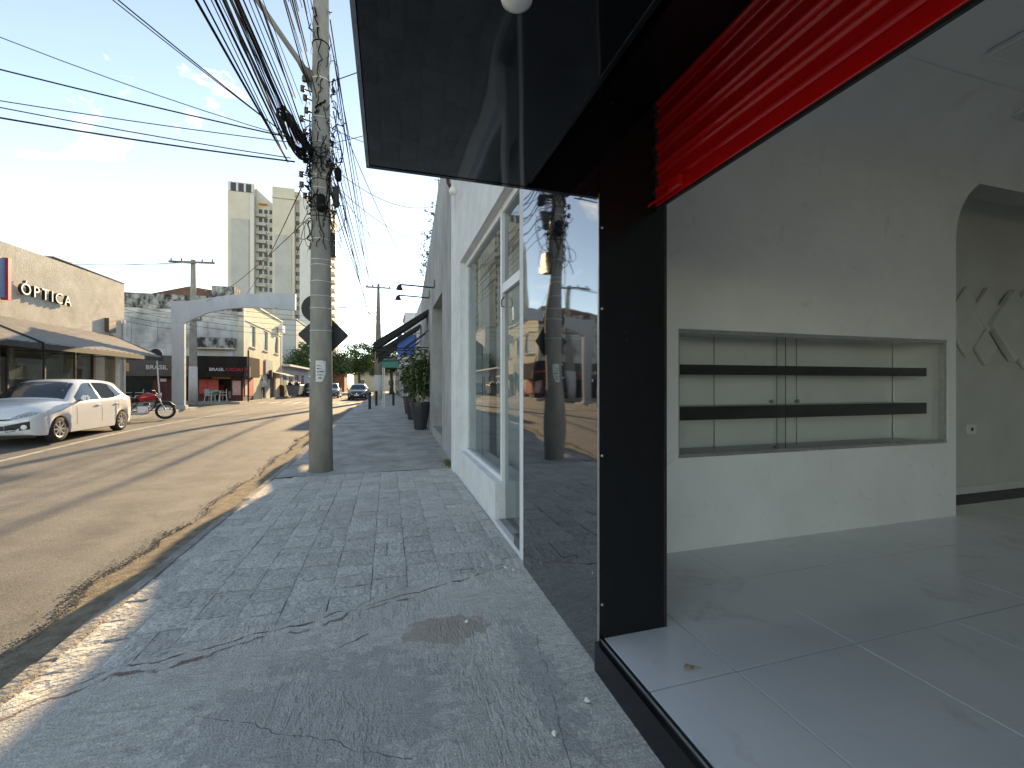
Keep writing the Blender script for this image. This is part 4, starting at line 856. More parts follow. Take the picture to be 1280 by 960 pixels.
O('shop_interior', 'shop_inside', OX - 4, OX - 3.9, 16.6, 24.0, ZF, 3.3); O('shop_floor', 'cement_far', OX - 3.9, OX - .31, 16.6, 24.0, ZF, ZF + .02); O('shop_ceiling', 'shop_inside', OX - 3.9, OX - .31, 16.6, 24.0, 3.25, 3.3)
for k, (ya, yb) in enumerate(((16.75, 18.3), (18.36, 19.9), (19.96, 21.5), (21.56, 22.55))):
    O('shop_pane', 'shopfront_glass', OX - .22, OX - .21, ya, yb, ZF + .35, 3.25); O('pane_frame', 'dark_metal', OX - .25, OX - .18, yb, yb + .06, ZF + .1, 3.29)
O('stall_riser', 'fascia_grey', OX - .25, OX - .17, 16.7, 22.6, ZF, ZF + .349)
O('yellow_panel', 'yellow_poster', OX - .6, OX - .56, 17.3, 18.6, ZF + .9, 3.2); O('poster', 'poster_pink', OX - .5, OX - .47, 21.7, 22.4, 1.2, 2.2); O('poster', 'paper', OX - .6, OX - .57, 18.9, 20.4, 1.75, 2.3); O('orange_band', 'orange_panel', OX - .5, OX - .46, 21.6, 22.5, 2.35, 2.6)
for k in range(9):
    y = 18.4 + k * .42; O('display_item', rg.choice(('plastic_white', 'orange_panel', 'poster_red', 'plastic_white')), OX - .9, OX - .7, y, y + rg.uniform(.15, .3), ZF + .5, ZF + rg.uniform(.8, 1.25))
O('display_shelf', 'shelf_top', OX - 1.0, OX - .6, 18.3, 22.2, ZF + .42, ZF + .49)
O('entry_door', 'orange_panel', OX - .12, OX - .08, 24.46, 25.0, 2.2, 2.6)
# raised letters
xx = 18.30
for i, ch in enumerate('ÓPTICA'):
    o, w_ = text_mesh('letter', ch, .56, None, op, (OX + .11, xx, lerp(4.62, 4.60, i / 5)), (0, 1, 0), (0, 0, 1), .10, ['letter_white', 'letter_side']); xx += w_ + .10
MB().box(OX + .12, OX + .16, 15.5, 17.72, 4.35, 5.62).build('logo_board', 'sign_blue', op); O('logo_edge', 'sign_red', OX + .03, OX + .22, 17.721, 17.84, 4.3, 5.66)
O('board_bracket', 'dark_metal', OX + .001, OX + .119, 16.0, 17.6, 4.8, 5.0)
# awnings of narrow sheets on a frame, one thing each
def sheet_awning(y0, y1, lb, zt=3.76, zb=2.80, xo=-10.05, hipped=True):
    t = thing('sheet_awning', lb, 'awning', (OX, y0, zb), 'sheet awnings on the optician building')
    n = int((y1 - y0) / .34); base = None
    for k in range(n):
        a = y0 + (y1 - y0) * k / n; c = y0 + (y1 - y0) * (k + 1) / n
        b = MB(); d = .012; b.add([(OX + .005, a + .006, zt), (OX + .005, c - .006, zt), (xo, c - .006, zb), (xo, a + .006, zb), (OX + .005, a + .006, zt + d), (OX + .005, c - .006, zt + d), (xo, c - .006, zb + d), (xo, a + .006, zb + d),
              (OX + .005, c - .03, zt + d + .025), (xo, c - .03, zb + d + .025)], [(0, 1, 2, 3), (4, 7, 6, 5), (0, 4, 5, 1), (3, 2, 6, 7), (0, 3, 7, 4), (1, 5, 6, 2), (5, 6, 9, 8), (4, 8, 9, 7)])
        b.build('sheet', 'awning_sheet', t)
    MB().box(xo - .02, xo + .04, y0 - .02, y1 + .02, zb - .16, zb - .004).build('front_beam', 'awning_dark', t)
    for y in (y0 - .03, y1 + .0): MB().add([(OX + .01, y, zt + .05), (OX + .01, y, zt - .14), (xo + .041, y, zb - .12), (xo + .041, y, zb + .05), (OX + .01, y + .03, zt + .05), (OX + .01, y + .03, zt - .14), (xo + .041, y + .03, zb - .12), (xo + .041, y + .03, zb + .05)], [(0, 1, 2, 3), (7, 6, 5, 4), (0, 3, 7, 4), (1, 5, 6, 2), (0, 4, 5, 1), (3, 2, 6, 7)]).build('end_rafter', 'awning_dark', t)
    for k in range(5):
        y = lerp(y0 + .3, y1 - .3, k / 4); MB().tube([(OX + .02, y, zb - .1), (xo, y, zb - .1)], .02, 5).build('strut', 'awning_dark', t)
sheet_awning(16.35, 23.4, 'striped sheet awning below the raised letters'); sheet_awning(9.2, 16.2, 'sheet awning beside the parked white car bonnet')
O('awning_post', 'whitewash', -10.6, -10.5, 21.0, 21.1, ZF, 2.74)
# ------------------------------------------------------------------ half arch gateway
ar = thing('street_arch', 'pale grey concrete half arch rising from the corner over the road', 'arch', (-9.8, 24.5, ZF))
box('post', 'arch_paint', ar, -10.05, -9.53, 24.3, 24.52, ZF, 4.55, bevel=.02); box('base', 'plaster_white', ar, -10.12, -9.46, 24.24, 24.58, ZF - .02, ZF + .16, bevel=.01)
up = [(-10.08, 5.60), (-9.5, 5.62), (-8.6, 5.82), (-7.8, 6.0), (-7.0, 6.12), (-6.2, 6.2), (-5.4, 6.25), (-4.65, 6.27)]; lo_ = [(-4.65, 5.42), (-5.4, 5.44), (-6.2, 5.46), (-7.0, 5.44), (-7.8, 5.32), (-8.6, 5.08), (-9.2, 4.76), (-9.5, 4.551), (-10.08, 4.551)]
MB().prism(up + lo_, 24.32, 24.50, 'Y').build('beam', 'arch_paint', ar); box('end_strip', 'letter_white', ar, -4.648, -4.62, 24.31, 24.51, 5.43, 6.26)
# leaning small sign post by the arch
sg = thing('street_sign', 'small dark round sign on pale post beside the motorcycle', 'road sign', (-10.5, 23.6, ZF))
MB().tube([(-10.45, 24.2, ZF), (-10.62, 24.2, 3.0)], .035, 8).build('post', 'strap', sg); MB().lathe([(.26, 0), (.26, .012)], (-10.62, 24.15, 3.0), 20, 'Y').build('plate', 'sign_back', sg)
# ------------------------------------------------------------------ corner chocolate shop building
YB, BX = 34.0, -9.8
ZB = zr(FX, 34) + .15
bc = thing('corner_building', 'stained two storey corner building with dark brown shop fascia', 'building', (BX, YB, ZB))
def B(name, m, *d, **k): return box(name, m, bc, *d, **k)
B('upper_wall', 'plaster_stained', -24, BX - .02, YB, YB + .3, 3.3, 7.55); B('mould_band', 'mould', -24, BX - .03, YB - .012, YB - .001, 6.65, 7.55); B('string_course', 'plaster_stained', -24, BX - .03, YB - .08, YB - .013, 6.3, 6.42)
B('parapet_cap', 'mould', -24, BX, YB - .06, YB + .32, 7.551, 7.64); B('white_band', 'plaster_white', -24, BX - .6, YB - .10, YB - .013, 3.5, 3.95)
for k in range(5):
    x = -17.6 + k * 1.45; B('wall_panel', 'plaster_stained', x, x + 1.3, YB - .03, YB - .013, 4.35, 6.0)
B('balcony', 'mould', -12.6, -10.2, YB - .7, YB - .013, 4.05, 4.75); B('balcony_soffit', 'plaster_cream', -12.6, -10.2, YB - .7, YB - .013, 3.96, 4.049)
MB().prism([(-16.5, 7.64), (-10.6, 7.64), (-11.6, 8.25), (-13.5, 8.5)], YB + 1.2, YB + 8, 'Y').build('tiled_roof', 'roof_tile', bc)
B('roof_tank', 'mould', -11.9, -10.5, YB + .5, YB + 2.0, 7.641, 8.5); MB().tube([(-12.2, YB + .4, 7.6), (-12.25, YB + .4, 9.6)], .02, 5).tube([(-12.4, YB + .4, 9.5), (-12.1, YB + .4, 9.3)], .015, 4).build('antenna', 'dark_metal', bc)
# street side, sunlit
def side(name, m, y0, y1, z0, z1, x0=BX - .3, x1=BX): return MB().box(x0, x1, y0, y1, z0, z1).build(name, m, bc)
side('street_wall', 'plaster_cream', YB - .001, 45.3, 3.3, 4.35)
side('street_wall', 'plaster_cream', YB - .001, 45.3, 5.95, 7.5)
wy = [(35.6, 36.9), (39.1, 40.4), (42.7, 44.0)]; edges = [YB - .001] + [v for p in wy for v in p] + [45.3]
for a, c in zip(edges[::2], edges[1::2]): side('street_wall', 'plaster_cream', a, c, 4.35, 5.95)
for a, c in wy:
    wd = side('window', 'white_frame', a + .02, c - .02, 4.37, 5.93, BX - .2, BX - .12); MB().box(BX - .119, BX - .11, a + .1, c - .1, 4.45, 5.85).build('pane', 'window_dark', wd); side('window_sill', 'plaster_white', a - .1, c + .1, 4.27, 4.349, BX + .001, BX + .10)
side('cornice', 'plaster_white', YB - .01, 45.35, 7.5, 7.62, BX - .3, BX + .12); side('string_course', 'plaster_white', YB + .3, 45.3, 6.1, 6.2, BX + .001, BX + .06); side('pilaster', 'plaster_white', YB - .02, YB + .30, 3.5, 7.45, BX + .001, BX + .05); side('pilaster', 'plaster_white', 45.0, 45.31, .2, 7.45, BX + .001, BX + .05)
ac = side('air_conditioner', 'plastic_white', 43.6, 44.5, 6.4, 7.0, BX + .07, BX + .45); MB().lathe([(.22, 0), (.22, .01)], (BX + .451, 44.05, 6.7), 14, 'X').build('fan_grille', 'dark_metal', ac)
for y0, y1, m in ((36.4, 39.0, 'plaster_cream'), (39.05, 41.5, 'plaster_stained'), (43.0, 45.3, 'plaster_cream')): side('ground_wall', m, y0, y1, ZB, 3.299)
side('shop_door', 'fascia_grey', 41.5, 43.0, ZB, 2.6, BX - .25, BX - .15); side('door_head', 'plaster_cream', 41.5, 43.0, 2.6, 3.299)
side('orange_sign', 'orange_panel', 36.6, 38.4, 2.3, 3.5, BX + .02, BX + .12); side('green_sign', 'tower_grey', 39.2, 41.4, 2.4, 3.6, BX + .05, BX + .15)
MB().prism([(BX, 2.6), (BX + 1.2, 2.3), (BX + 1.2, 2.38), (BX, 2.68)], 41.4, 44.6, 'Y').build('door_awning', 'plaster_cream', bc)
B('rear_wall', 'plaster_stained', -24, BX - .301, 45.0, 45.3, ZB, 7.5); B('flat_roof', 'concrete_mid', -24, BX - .301, YB + .31, 44.99, 7.3, 7.4)
# ground floor shop
B('fascia', 'fascia_grey', -20, -12.35, YB - .55, YB - .02, 2.1, 3.45, bevel=.01); B('fascia', 'fascia_brown', -12.28, -9.35, YB - .75, YB - .02, 2.05, 3.48, bevel=.01); B('fascia', 'fascia_brown', BX + .001, -9.35, YB - .019, YB + 2.3, 2.05, 3.48, bevel=.01)
def brand(x, z, size, yy):
    o, w1 = text_mesh('lettering', 'BRASIL', size, 'letter_white', bc, (x, yy, z), (1, 0, 0), (0, 0, 1), .03); o, w2 = text_mesh('lettering', 'CACAU', size, 'letter_red', bc, (x + w1 + .06, yy, z), (1, 0, 0), (0, 0, 1), .03)
brand(-15.25, 2.55, .40, YB - .57); brand(-11.6, 2.47, .30, YB - .77)
B('shop_back', 'shop_inside', -20, BX - .4, YB + 2.6, YB + 2.7, ZB, 3.3); B('shop_floor', 'cement_far', -20, BX - .4, YB, YB + 2.6, ZB, ZB + .02); B('shop_ceiling', 'shop_inside', -20, BX - .31, YB + .31, YB + 2.6, 3.2, 3.29)
for x0, x1, m in ((-20, -17.2, 'fascia_brown'), (-15.1, -13.9, 'maroon_wall'), (-12.5, -11.85, 'maroon_wall'), (-10.55, -9.81, 'maroon_wall')): B('shop_pier', m, x0, x1, YB + .02, YB + .25, ZB, 3.299)
side('shop_pier', 'maroon_wall', YB + .251, 36.39, ZB, 3.299)
B('shop_pane', 'shopfront_glass', -17.19, -15.11, YB + .12, YB + .13, ZB + .4, 3.2); B('stall_riser', 'fascia_brown', -17.19, -15.11, YB + .08, YB + .2, ZB, ZB + .39); B('shop_pane', 'shopfront_glass', -13.89, -12.51, YB + .12, YB + .13, ZB + .05, 3.2)
B('menu_board', 'orange_panel', -11.75, -10.6, YB + .10, YB + .15, 1.95, 2.2); B('poster', 'poster_red', -12.45, -11.95, YB - .02, YB + .015, .9, 1.9); B('poster', 'poster_teal', -11.93, -11.3, YB - .02, YB + .012, .8, 1.2); B('poster', 'poster_red', -11.93, -11.3, YB - .02, YB + .012, 1.21, 1.9)
side('poster', 'poster_pink', YB + .35, YB + 1.0, .75, 1.9, BX + .003, BX + .03); side('poster', 'poster_red', YB + 1.05, YB + 2.2, .7, 2.0, BX + .003, BX + .03); B('poster', 'poster_pink', -10.45, -9.95, YB - .015, YB + .015, .8, 1.8); B('oval_plaque', 'letter_white', -14.7, -14.35, YB - .005, YB + .018, 1.75, 1.95)
for k in range(7): B('shelf_goods', rg.choice(('poster_red', 'plastic_white', 'poster_pink')), -13.8 + k * .6, -13.5 + k * .6, YB + 2.2, YB + 2.5, .5, rg.uniform(.9, 1.6))
# plastic chairs and tables outside the shop
def chair(x, y, rz, lb):
    t = thing('plastic_chair', lb, 'chair', (x, y, ZB), 'white plastic chairs', rz)
    MB().box(-.22, .22, -.22, .22, .42, .45).build('seat', 'plastic_white', t); MB().box(-.22, .22, .19, .22, .45, .85).build('backrest', 'plastic_white', t)
    for a in (-1, 1):
        for c in (-1, 1): MB().tube([(a * .24, c * .24, 0), (a * .19, c * .19, .42)], .022, 5).build('leg', 'plastic_white', t)
        MB().box(a * .24 - .02, a * .24 + .02, -.2, .2, .62, .65).build('armrest', 'plastic_white', t)
for i, (x, y, rz, lb) in enumerate(((-16.4, 33.5, 1.2, 'white plastic chair outside the glass pane beside the maroon pier'), (-15.6, 33.45, -1.2, 'white plastic chair facing another outside the glass pane'), (-11.7, 33.7, 1.3, 'white plastic chair inside the doorway beside the red poster'), (-10.9, 33.6, -1.3, 'white plastic chair at doorway beside the pink poster'), (-11.3, 34.5, 0, 'white plastic chair deeper inside the shop doorway'))): chair(x, y, rz, lb)
tb = thing('plastic_table', 'square white plastic table between the doorway chairs', 'table', (-11.3, 33.75, ZB)); MB().box(-11.6, -11.0, 33.45, 34.05, ZB + .70, ZB + .73).build('tabletop', 'plastic_white', tb)
for a in (-.25, .25):
    for c in (-.25, .25): MB().tube([(-11.3 + a, 33.75 + c, ZB), (-11.3 + a, 33.75 + c, ZB + .7)], .02, 5).build('leg', 'plastic_white', tb)
# crossing signals on the corner
def signal(x, y, lb, red):
    t = thing('crossing_signal', lb, 'traffic light', (x, y, ZB), 'pedestrian signals on the corner')
    MB().tube([(x, y, ZB), (x, y, 3.9 if red else 2.6)], .055, 8).build('post', 'dark_metal', t); h = MB().box(x - .16, x + .16, y - .30, y - .07, 2.0, 2.75).build('housing', 'sign_back', t)
    for k, m in ((2.56, 'tail_red'), (2.2, 'window_dark')): MB().lathe([(.10, 0), (.10, -.02), (.06, -.035)], (x, y - .301, k), 12, 'Y').build('lens', m, h)
signal(-9.2, 33.0, 'tall post with dark crossing signal before the maroon shop wall', True); signal(-9.6, 40.5, 'short post with dark crossing signal beside the standing person', False)
# ------------------------------------------------------------------ low white building, blank wall, far houses
lw = thing('low_shop', 'low white shop with flat canopy past the cream facade', 'shop', (BX, 46, ZB))
box('wall', 'plaster_white', lw, -18, BX - .1, 45.4, 62, ZB, 3.3); box('flat_canopy', 'plaster_white', lw, -18, BX + .7, 45.4, 60, 3.301, 3.5)
for y, m in ((46.2, 'fascia_grey'), (49.0, 'window_dark'), (52.0, 'fascia_grey'), (55.5, 'window_dark')): box('doorway', m, lw, BX - .099, BX - .07, y, y + 1.5, ZB, 2.6)
box('wall_sign', 'poster_pink', lw, BX - .099, BX - .05, 53.8, 55.2, 2.0, 2.8)
bw = thing('blank_wall_building', 'tall plain grey party wall behind the low shop', 'building', (-20, 72, 0)); box('wall', 'concrete_mid', bw, -30, -13.2, 70, 84, 0, 11.2); box('coping', 'concrete_mid', bw, -30.1, -13.1, 69.9, 84.1, 11.201, 11.4)
box('stain_band', 'tower_grey', bw, -30, -13.3, 69.97, 69.999, 7.2, 11.15)
h2 = thing('brick_house', 'red brick garden wall and house under the street trees', 'house', (-9, 76, 0)); box('wall', 'brick_red', h2, -12.5, -7.2, 78, 84, 0, 3.4); MB().prism([(-12.9, 3.4), (-6.8, 3.4), (-9.8, 4.8)], 77.6, 84, 'Y').build('roof', 'roof_tile', h2)
h3 = thing('beige_house', 'beige house closing the end of the street', 'house', (-4, 96, 0)); box('wall', 'plaster_cream', h3, -7, 4, 96, 104, 0, 3.6); MB().prism([(-7.4, 3.6), (4.4, 3.6), (-1.5, 5.2)], 95.6, 104, 'Y').build('roof', 'concrete_mid', h3)
for x in (-6, -3, 0): wd = box('window', 'white_frame', h3, x, x + 1.3, 95.95, 95.999, 1.2, 2.5); box('pane', 'window_dark', wd, x + .08, x + 1.22, 95.94, 95.949, 1.28, 2.42)
# dumpster
du = thing('waste_container', 'grey wheeled waste container before the low white shop', 'container', (-9.0, 46.5, ZB))
MB().add([(-9.3, 45.6, .55), (-8.4, 45.6, .55), (-8.4, 47.4, .55), (-9.3, 47.4, .55), (-9.45, 45.45, 1.4), (-8.25, 45.45, 1.4), (-8.25, 47.55, 1.4), (-9.45, 47.55, 1.4)], [(3, 2, 1, 0), (4, 5, 6, 7), (0, 1, 5, 4), (1, 2, 6, 5), (2, 3, 7, 6), (3, 0, 4, 7)]).build('body', 'dumpster', du)
MB().box(-9.48, -8.22, 45.42, 47.58, 1.401, 1.5).build('lid', 'dark_metal', du, bevel=.03); MB().box(-10.0, -9.5, 44.5, 45.0, ZB, 1.5).build('side_panel', 'rust', du)
for x in (-9.2, -8.5):
    for y in (45.8, 47.2): MB().lathe([(.12, -.04), (.12, .04)], (x, y, zr(FX, 46) + .28), 12, 'X').build('wheel', 'rubber', du)
for i in range(6): MB().lathe([(.02, -.15), (.18, -.1), (.22, 0), (.15, .12), (.02, .17)], (-9.2 + rg.uniform(0, .7), 45.7 + i * .3, 1.6), 8).build('rubbish_bag', 'car_black', du, smooth=True)
# ------------------------------------------------------------------ apartment tower
tw = thing('apartment_tower', 'tall beige and grey apartment tower rising behind the low buildings', 'building', (-36, 158, 0))
def Tb(name, m, *d): return box(name, m, tw, *d)
Tb('block', 'tower_beige', -49, -41.6, 155, 178, 0, 63.0); Tb('grey_panel', 'tower_grey', -47.9, -43.0, 154.7, 154.99, 0, 54.5); Tb('pilaster', 'tower_white', -42.6, -41.5, 154.6, 154.99, 0, 62.5)
Tb('block', 'tower_beige', -41.59, -36.3, 157.5, 178, 0, 61.0); Tb('block', 'tower_beige', -36.29, -29.7, 155, 178, 0, 66.2); Tb('grey_panel', 'tower_grey', -35.4, -30.6, 154.7, 154.99, 0, 50.5); Tb('block', 'tower_beige', -29.69, -28.2, 156.8, 178, 0, 66.0); Tb('block', 'tower_white', -28.19, -18.6, 155, 178, 0, 63.5); Tb('block', 'tower_beige', -36.3, -28.2, 154.5, 154.699, 62.5, 63.0)
for k in range(10): Tb('roof_pane', 'window_dark' if k % 3 else 'tower_white', -48.8 + k * .72, -48.8 + k * .72 + .6, 154.95, 155.3, 63.4, 66.0)
Tb('roof_parapet', 'tower_white', -49, -41.6, 155.31, 170, 63.001, 66.4); MB().prism([(-41.59, 61.001), (-36.31, 61.001), (-41.59, 65.8)], 157.6, 170, 'Y').build('sloped_parapet', 'tower_white', tw); Tb('roof_tank', 'tower_grey', -27, -20, 160, 170, 63.501, 67.2); Tb('orange_hood', 'orange_panel', -40.6, -38.3, 156.3, 157.49, 60.6, 61.1)
win = MB().box(-.5, .5, -.08, 0, -.65, .65).build('window', 'window_dark', None); win.parent = tw; win.location = Vector((-37.2, 157.49, 58.5)) - ORG[tw.name]; fb = MB().box(-1.5, 1.5, -1.2, 0, -.5, .5).build('balcony', 'tower_grey', None); fb.parent = tw; fb.location = Vector((-40.0, 157.49, 56.9)) - ORG[tw.name]
hood = MB().box(-.62, .62, -.2, -.01, .66, .78).build('window_head', 'tower_white', None); hood.parent = tw; hood.location = win.location.copy()
bal2 = MB().box(-.55, .55, -1.9, 1.9, -.5, .5).build('balcony', 'tower_beige', None); bal2.parent = tw; bal2.location = Vector((-18.0, 157, 56.4)) - ORG[tw.name]
for k in range(21):
    z = 58.5 - k * 2.86
    if z < 6: break
    for x, y in ((-37.2, 157.49), (-38.75, 157.49), (-40.3, 157.49), (-28.65, 156.79), (-29.3, 156.79)):
        L_ = Vector((x, y, z)) - ORG[tw.name]
        if k or x != -37.2: dup(win, tw, L_, scale=(1 if x < -30 else .5, 1, 1))
        if x in (-37.2,) and k: dup(hood, tw, L_)
    if k: dup(fb, tw, Vector((-40.0, 157.49, z - 1.6)) - ORG[tw.name]); dup(bal2, tw, Vector((-18.0, 157, z - 2.1)) - ORG[tw.name])
# ------------------------------------------------------------------ trees
def tree(x, y, h, rx, sd_, lb, n=5200, zb=2.2, leafs=('leaf', 'leaf_dark', 'leaf_yellow'), ls=.16):
    rr = random.Random(sd_); t = thing('street_tree', lb, 'tree', (x, y, zg(y)), 'street trees at the end of the road'); z0 = zg(y)
    b = MB(); top = Vector((x, y, z0 + zb + .5)); b.tube([(x, y, z0), (x + .1, y, z0 + zb * .6), top], [.28, .22, .18], 8); tips = []
    for i in range(9):
        a = rr.uniform(0, 6.283); e = Vector((x + rx * .7 * math.cos(a) * rr.uniform(.3, 1), y + rx * .7 * math.sin(a) * rr.uniform(.3, 1), z0 + rr.uniform(zb + 1.2, h - .8))); m_ = top.lerp(e, .5) + Vector((0, 0, .3)); b.tube([top, m_, e], [.12, .08, .03], 6); tips += [m_, e]
    b.build('trunk', 'bark', t, smooth=True)
    cl = [(p + Vector((rr.gauss(0, .5), rr.gauss(0, .5), rr.gauss(0, .4))), rr.uniform(.5, 1.15)) for p in tips for _ in range(3)]; mb = MB()
    for i in range(n):
        c, r = rr.choice(cl); d = Vector((rr.gauss(0, 1), rr.gauss(0, 1), rr.gauss(0, .75))).normalized() * r * rr.uniform(.45, 1.05); p = c + d
        u = Vector((rr.gauss(0, 1), rr.gauss(0, 1), rr.gauss(0, .6))).normalized() * ls * rr.uniform(.6, 1.4); v = u.orthogonal().normalized() * ls * .55; mb.cur = 0 if rr.random() < .6 else (1 if rr.random() < .6 else 2)
        mb.add([p - u, p + v, p + u, p - v], [(0, 1, 2, 3)])
    mb.build('crown', list(leafs), t, fix=False)
tree(-7.6, 66, 8.6, 3.2, 11, 'broad dark green street tree above the dark oncoming car', 6500, 2.4); tree(-4.6, 74, 8.4, 3.4, 12, 'yellow green street tree beyond the oncoming cars', 6500, 2.6, ('leaf', 'leaf_yellow', 'leaf_yellow')); tree(-11.5, 64, 7.4, 2.6, 13, 'small dark tree behind the low white shop canopy', 4000, 2.2); tree(-1.6, 82, 8.0, 2.8, 14, 'pale green tree beside the distant pole', 4500, 2.4, ('leaf', 'leaf_yellow', 'leaf_yellow')); tree(-8.5, 92, 9.5, 4.0, 15, 'large tree farthest away at the end of the road', 5000, 2.6); tree(.4, 60, 6.0, 1.6, 16, 'slim tree by the low pale shop row', 2500, 2.4)
# ------------------------------------------------------------------ vehicles
def car(name, lb, paint, loc, rz, grp=None, flip=False):
    """hatchback, nose towards local -Y, built from cross-sections"""
    t = thing(name, lb, 'car', (0, 0, 0), grp); Lc = 3.82
    K = [(0.00, .34, .56, .63, .52, .56, .40), (.07, .24, .63, .71, .70, .71, .55), (.25, .20, .73, .82, .80, .79, .64), (.6, .19, .82, .92, .835, .82, .70), (.95, .19, .88, .985, .845, .835, .71), (1.12, .19, .905, 1.02, .85, .84, .69),
         (1.38, .19, .925, 1.23, .85, .84, .63), (1.70, .19, .94, 1.43, .85, .84, .575), (2.2, .19, .95, 1.50, .85, .842, .55), (2.7, .19, .965, 1.50, .85, .842, .55), (3.15, .20, .985, 1.475, .845, .836, .545), (3.46, .22, 1.0, 1.41, .835, .825, .53), (3.68, .26, 1.0, 1.10, .81, .80, .62), (3.77, .30, .92, .99, .78, .77, .62), (3.82, .36, .80, .86, .70, .69, .50)]
    def at(tt):                                        # smooth (cubic) interpolation between the stations
        i = 0
        while i < len(K) - 2 and tt > K[i + 1][0]: i += 1
        a, c = K[i], K[i + 1]; p, q = K[max(i - 1, 0)], K[min(i + 2, len(K) - 1)]; h = c[0] - a[0]; u = (tt - a[0]) / h; o_ = [tt]
        for j in range(1, 7):
            m0 = (c[j] - p[j]) / (c[0] - p[0]) * h if i > 0 else (c[j] - a[j]); m1 = (q[j] - a[j]) / (q[0] - a[0]) * h if i < len(K) - 2 else (c[j] - a[j]); d = c[j] - a[j]
            m0 = 0 if m0 * d <= 0 else math.copysign(min(abs(m0), 3 * abs(d)), d); m1 = 0 if m1 * d <= 0 else math.copysign(min(abs(m1), 3 * abs(d)), d)
            o_.append(a[j] * (2 * u ** 3 - 3 * u * u + 1) + m0 * (u ** 3 - 2 * u * u + u) + c[j] * (3 * u * u - 2 * u ** 3) + m1 * (u ** 3 - u * u))
        return o_
    WT, WR = (.76, 3.22), .345; WZ = .295
    def ring(tt):
        _, zb, zl, zt, ws_, wb, wt = at(tt); arch = 0
        for c in WT:
            d = abs(tt - c)
            if d < WR: arch = max(arch, WZ + math.sqrt(WR * WR - d * d))
        s0, s1 = max(zb, arch - .02), max(zb + .10, arch); mid = max(lerp(s1, zl, .45), s1 + .02); fl_ = .012 if arch else 0
        return [(0, max(zb, arch - .02)), (ws_ * .86, s0), (ws_ - .015 + fl_, s0 + .0), (ws_ + fl_, s1), (ws_ + .008 + fl_ * .6, mid), (wb + .006, lerp(mid, zl, .75)), (wb - .012, zl), (lerp(wb, wt, .5) - .01, lerp(zl, zt - .05, .5)), (wt, zt - .05), (wt * .82, zt - .008), (wt * .4, zt + .012), (0, zt + .016)]
    ts = sorted(set([k[0] for k in K] + [c + WR * math.sin(R(a)) for c in WT for a in range(-90, 91, 15)] + frange(0, .5, .04) + frange(.5, Lc, .10) + [c + s * (WR + .004) for c in WT for s in (-1, 1)])); ts = [x for x in ts if 0 <= x <= Lc]
    b = MB(); n = 12; full = []
    for tt in ts:
        r_ = ring(tt); full.append([(x, tt, z) for x, z in r_] + [(-x, tt, z) for x, z in r_[-2:0:-1]])
    m_ = len(full[0]); b.v = [p for r_ in full for p in r_]; b.f = [(i * m_ + j, i * m_ + (j + 1) % m_, (i + 1) * m_ + (j + 1) % m_, (i + 1) * m_ + j) for i in range(len(ts) - 1) for j in range(m_)] + [tuple(range(m_ - 1, -1, -1)), tuple((len(ts) - 1) * m_ + j for j in range(m_))]; b.m = [0] * len(b.f)
    b.v = [(x, y, z) for x, y, z in b.v]; body = b.build('body', paint, t, smooth=True)
    me = body.data
    try: me.set_sharp_from_angle(angle=R(50))
    except Exception: pass
    def hw(tt, z):                                     # half width of the cabin side at height z
        r_ = ring(tt)
        for (x0, z0), (x1, z1) in zip(r_[3:10], r_[4:11]):
            if z0 <= z <= z1 and z1 > z0: return lerp(x0, x1, (z - z0) / (z1 - z0))
        return r_[8][0]
    def front_t(px_, z):                               # how far back the nose surface is at (x, z)
        tt = 0.0
        while tt < .6:
            r_ = ring(tt); best = -1
            for (x0, z0), (x1, z1) in zip(r_[1:10], r_[2:11]):
                if min(z0, z1) <= z <= max(z0, z1) and z1 != z0: best = max(best, lerp(x0, x1, (z - z0) / (z1 - z0)))
            if best >= px_: return tt
            tt += .006
        return tt
    def side_patch(nm, m, poly_bot, poly_top, s, off=.006, nn=10, parent=None):
        c = MB()
        for k in range(nn + 1):
            u = k / nn; t0, z0 = poly_bot(u); t1, z1 = poly_top(u)
            for q in range(5):
                tt, z = lerp(t0, t1, q / 4), lerp(z0, z1, q / 4); c.v.append((s * (hw(tt, z) + off), tt, z))
        c.f = [(k * 5 + q, (k + 1) * 5 + q, (k + 1) * 5 + q + 1, k * 5 + q + 1) for k in range(nn) for q in range(4)]; c.m = [0] * len(c.f)
        return c.build(nm, m, parent or t, smooth=True)
    def top_edge(tt): return at(tt)[3] - .085
    for s in (-1, 1):
        side_patch('side_window', 'car_glass', lambda u: (lerp(1.34, 2.24, u), at(lerp(1.34, 2.24, u))[2] + .02), lambda u: (lerp(1.40, 2.24, u), min(top_edge(lerp(1.40, 2.24, u)), at(lerp(1.34, 2.24, u))[2] + .02 + .5 * (u + .22))), s)
        side_patch('side_window', 'car_glass', lambda u: (lerp(2.32, 3.34, u), at(lerp(2.32, 3.34, u))[2] + .02 + .06 * u ** 3), lambda u: (lerp(2.32, 3.18, u), top_edge(lerp(2.32, 3.18, u)) - .08 * u ** 4), s)
        for tl in (1.30, 2.28, 3.02):
            side_patch('door_gap', 'car_black', lambda u: (tl - .006 + .012 * u, .36 if tl < 2.9 else .66), lambda u: (tl - .006 + .012 * u, at(tl)[2]), s, .003, 1)
        side_patch('sill_trim', 'car_black', lambda u: (lerp(1.16, 2.84, u), .20), lambda u: (lerp(1.16, 2.84, u), .235), s, .004, 6)
        for tl in (2.05, 2.86): c = MB().box(s * .845, s * .885, tl, tl + .17, .80, .83); c.build('door_handle', paint, t, bevel=.008)
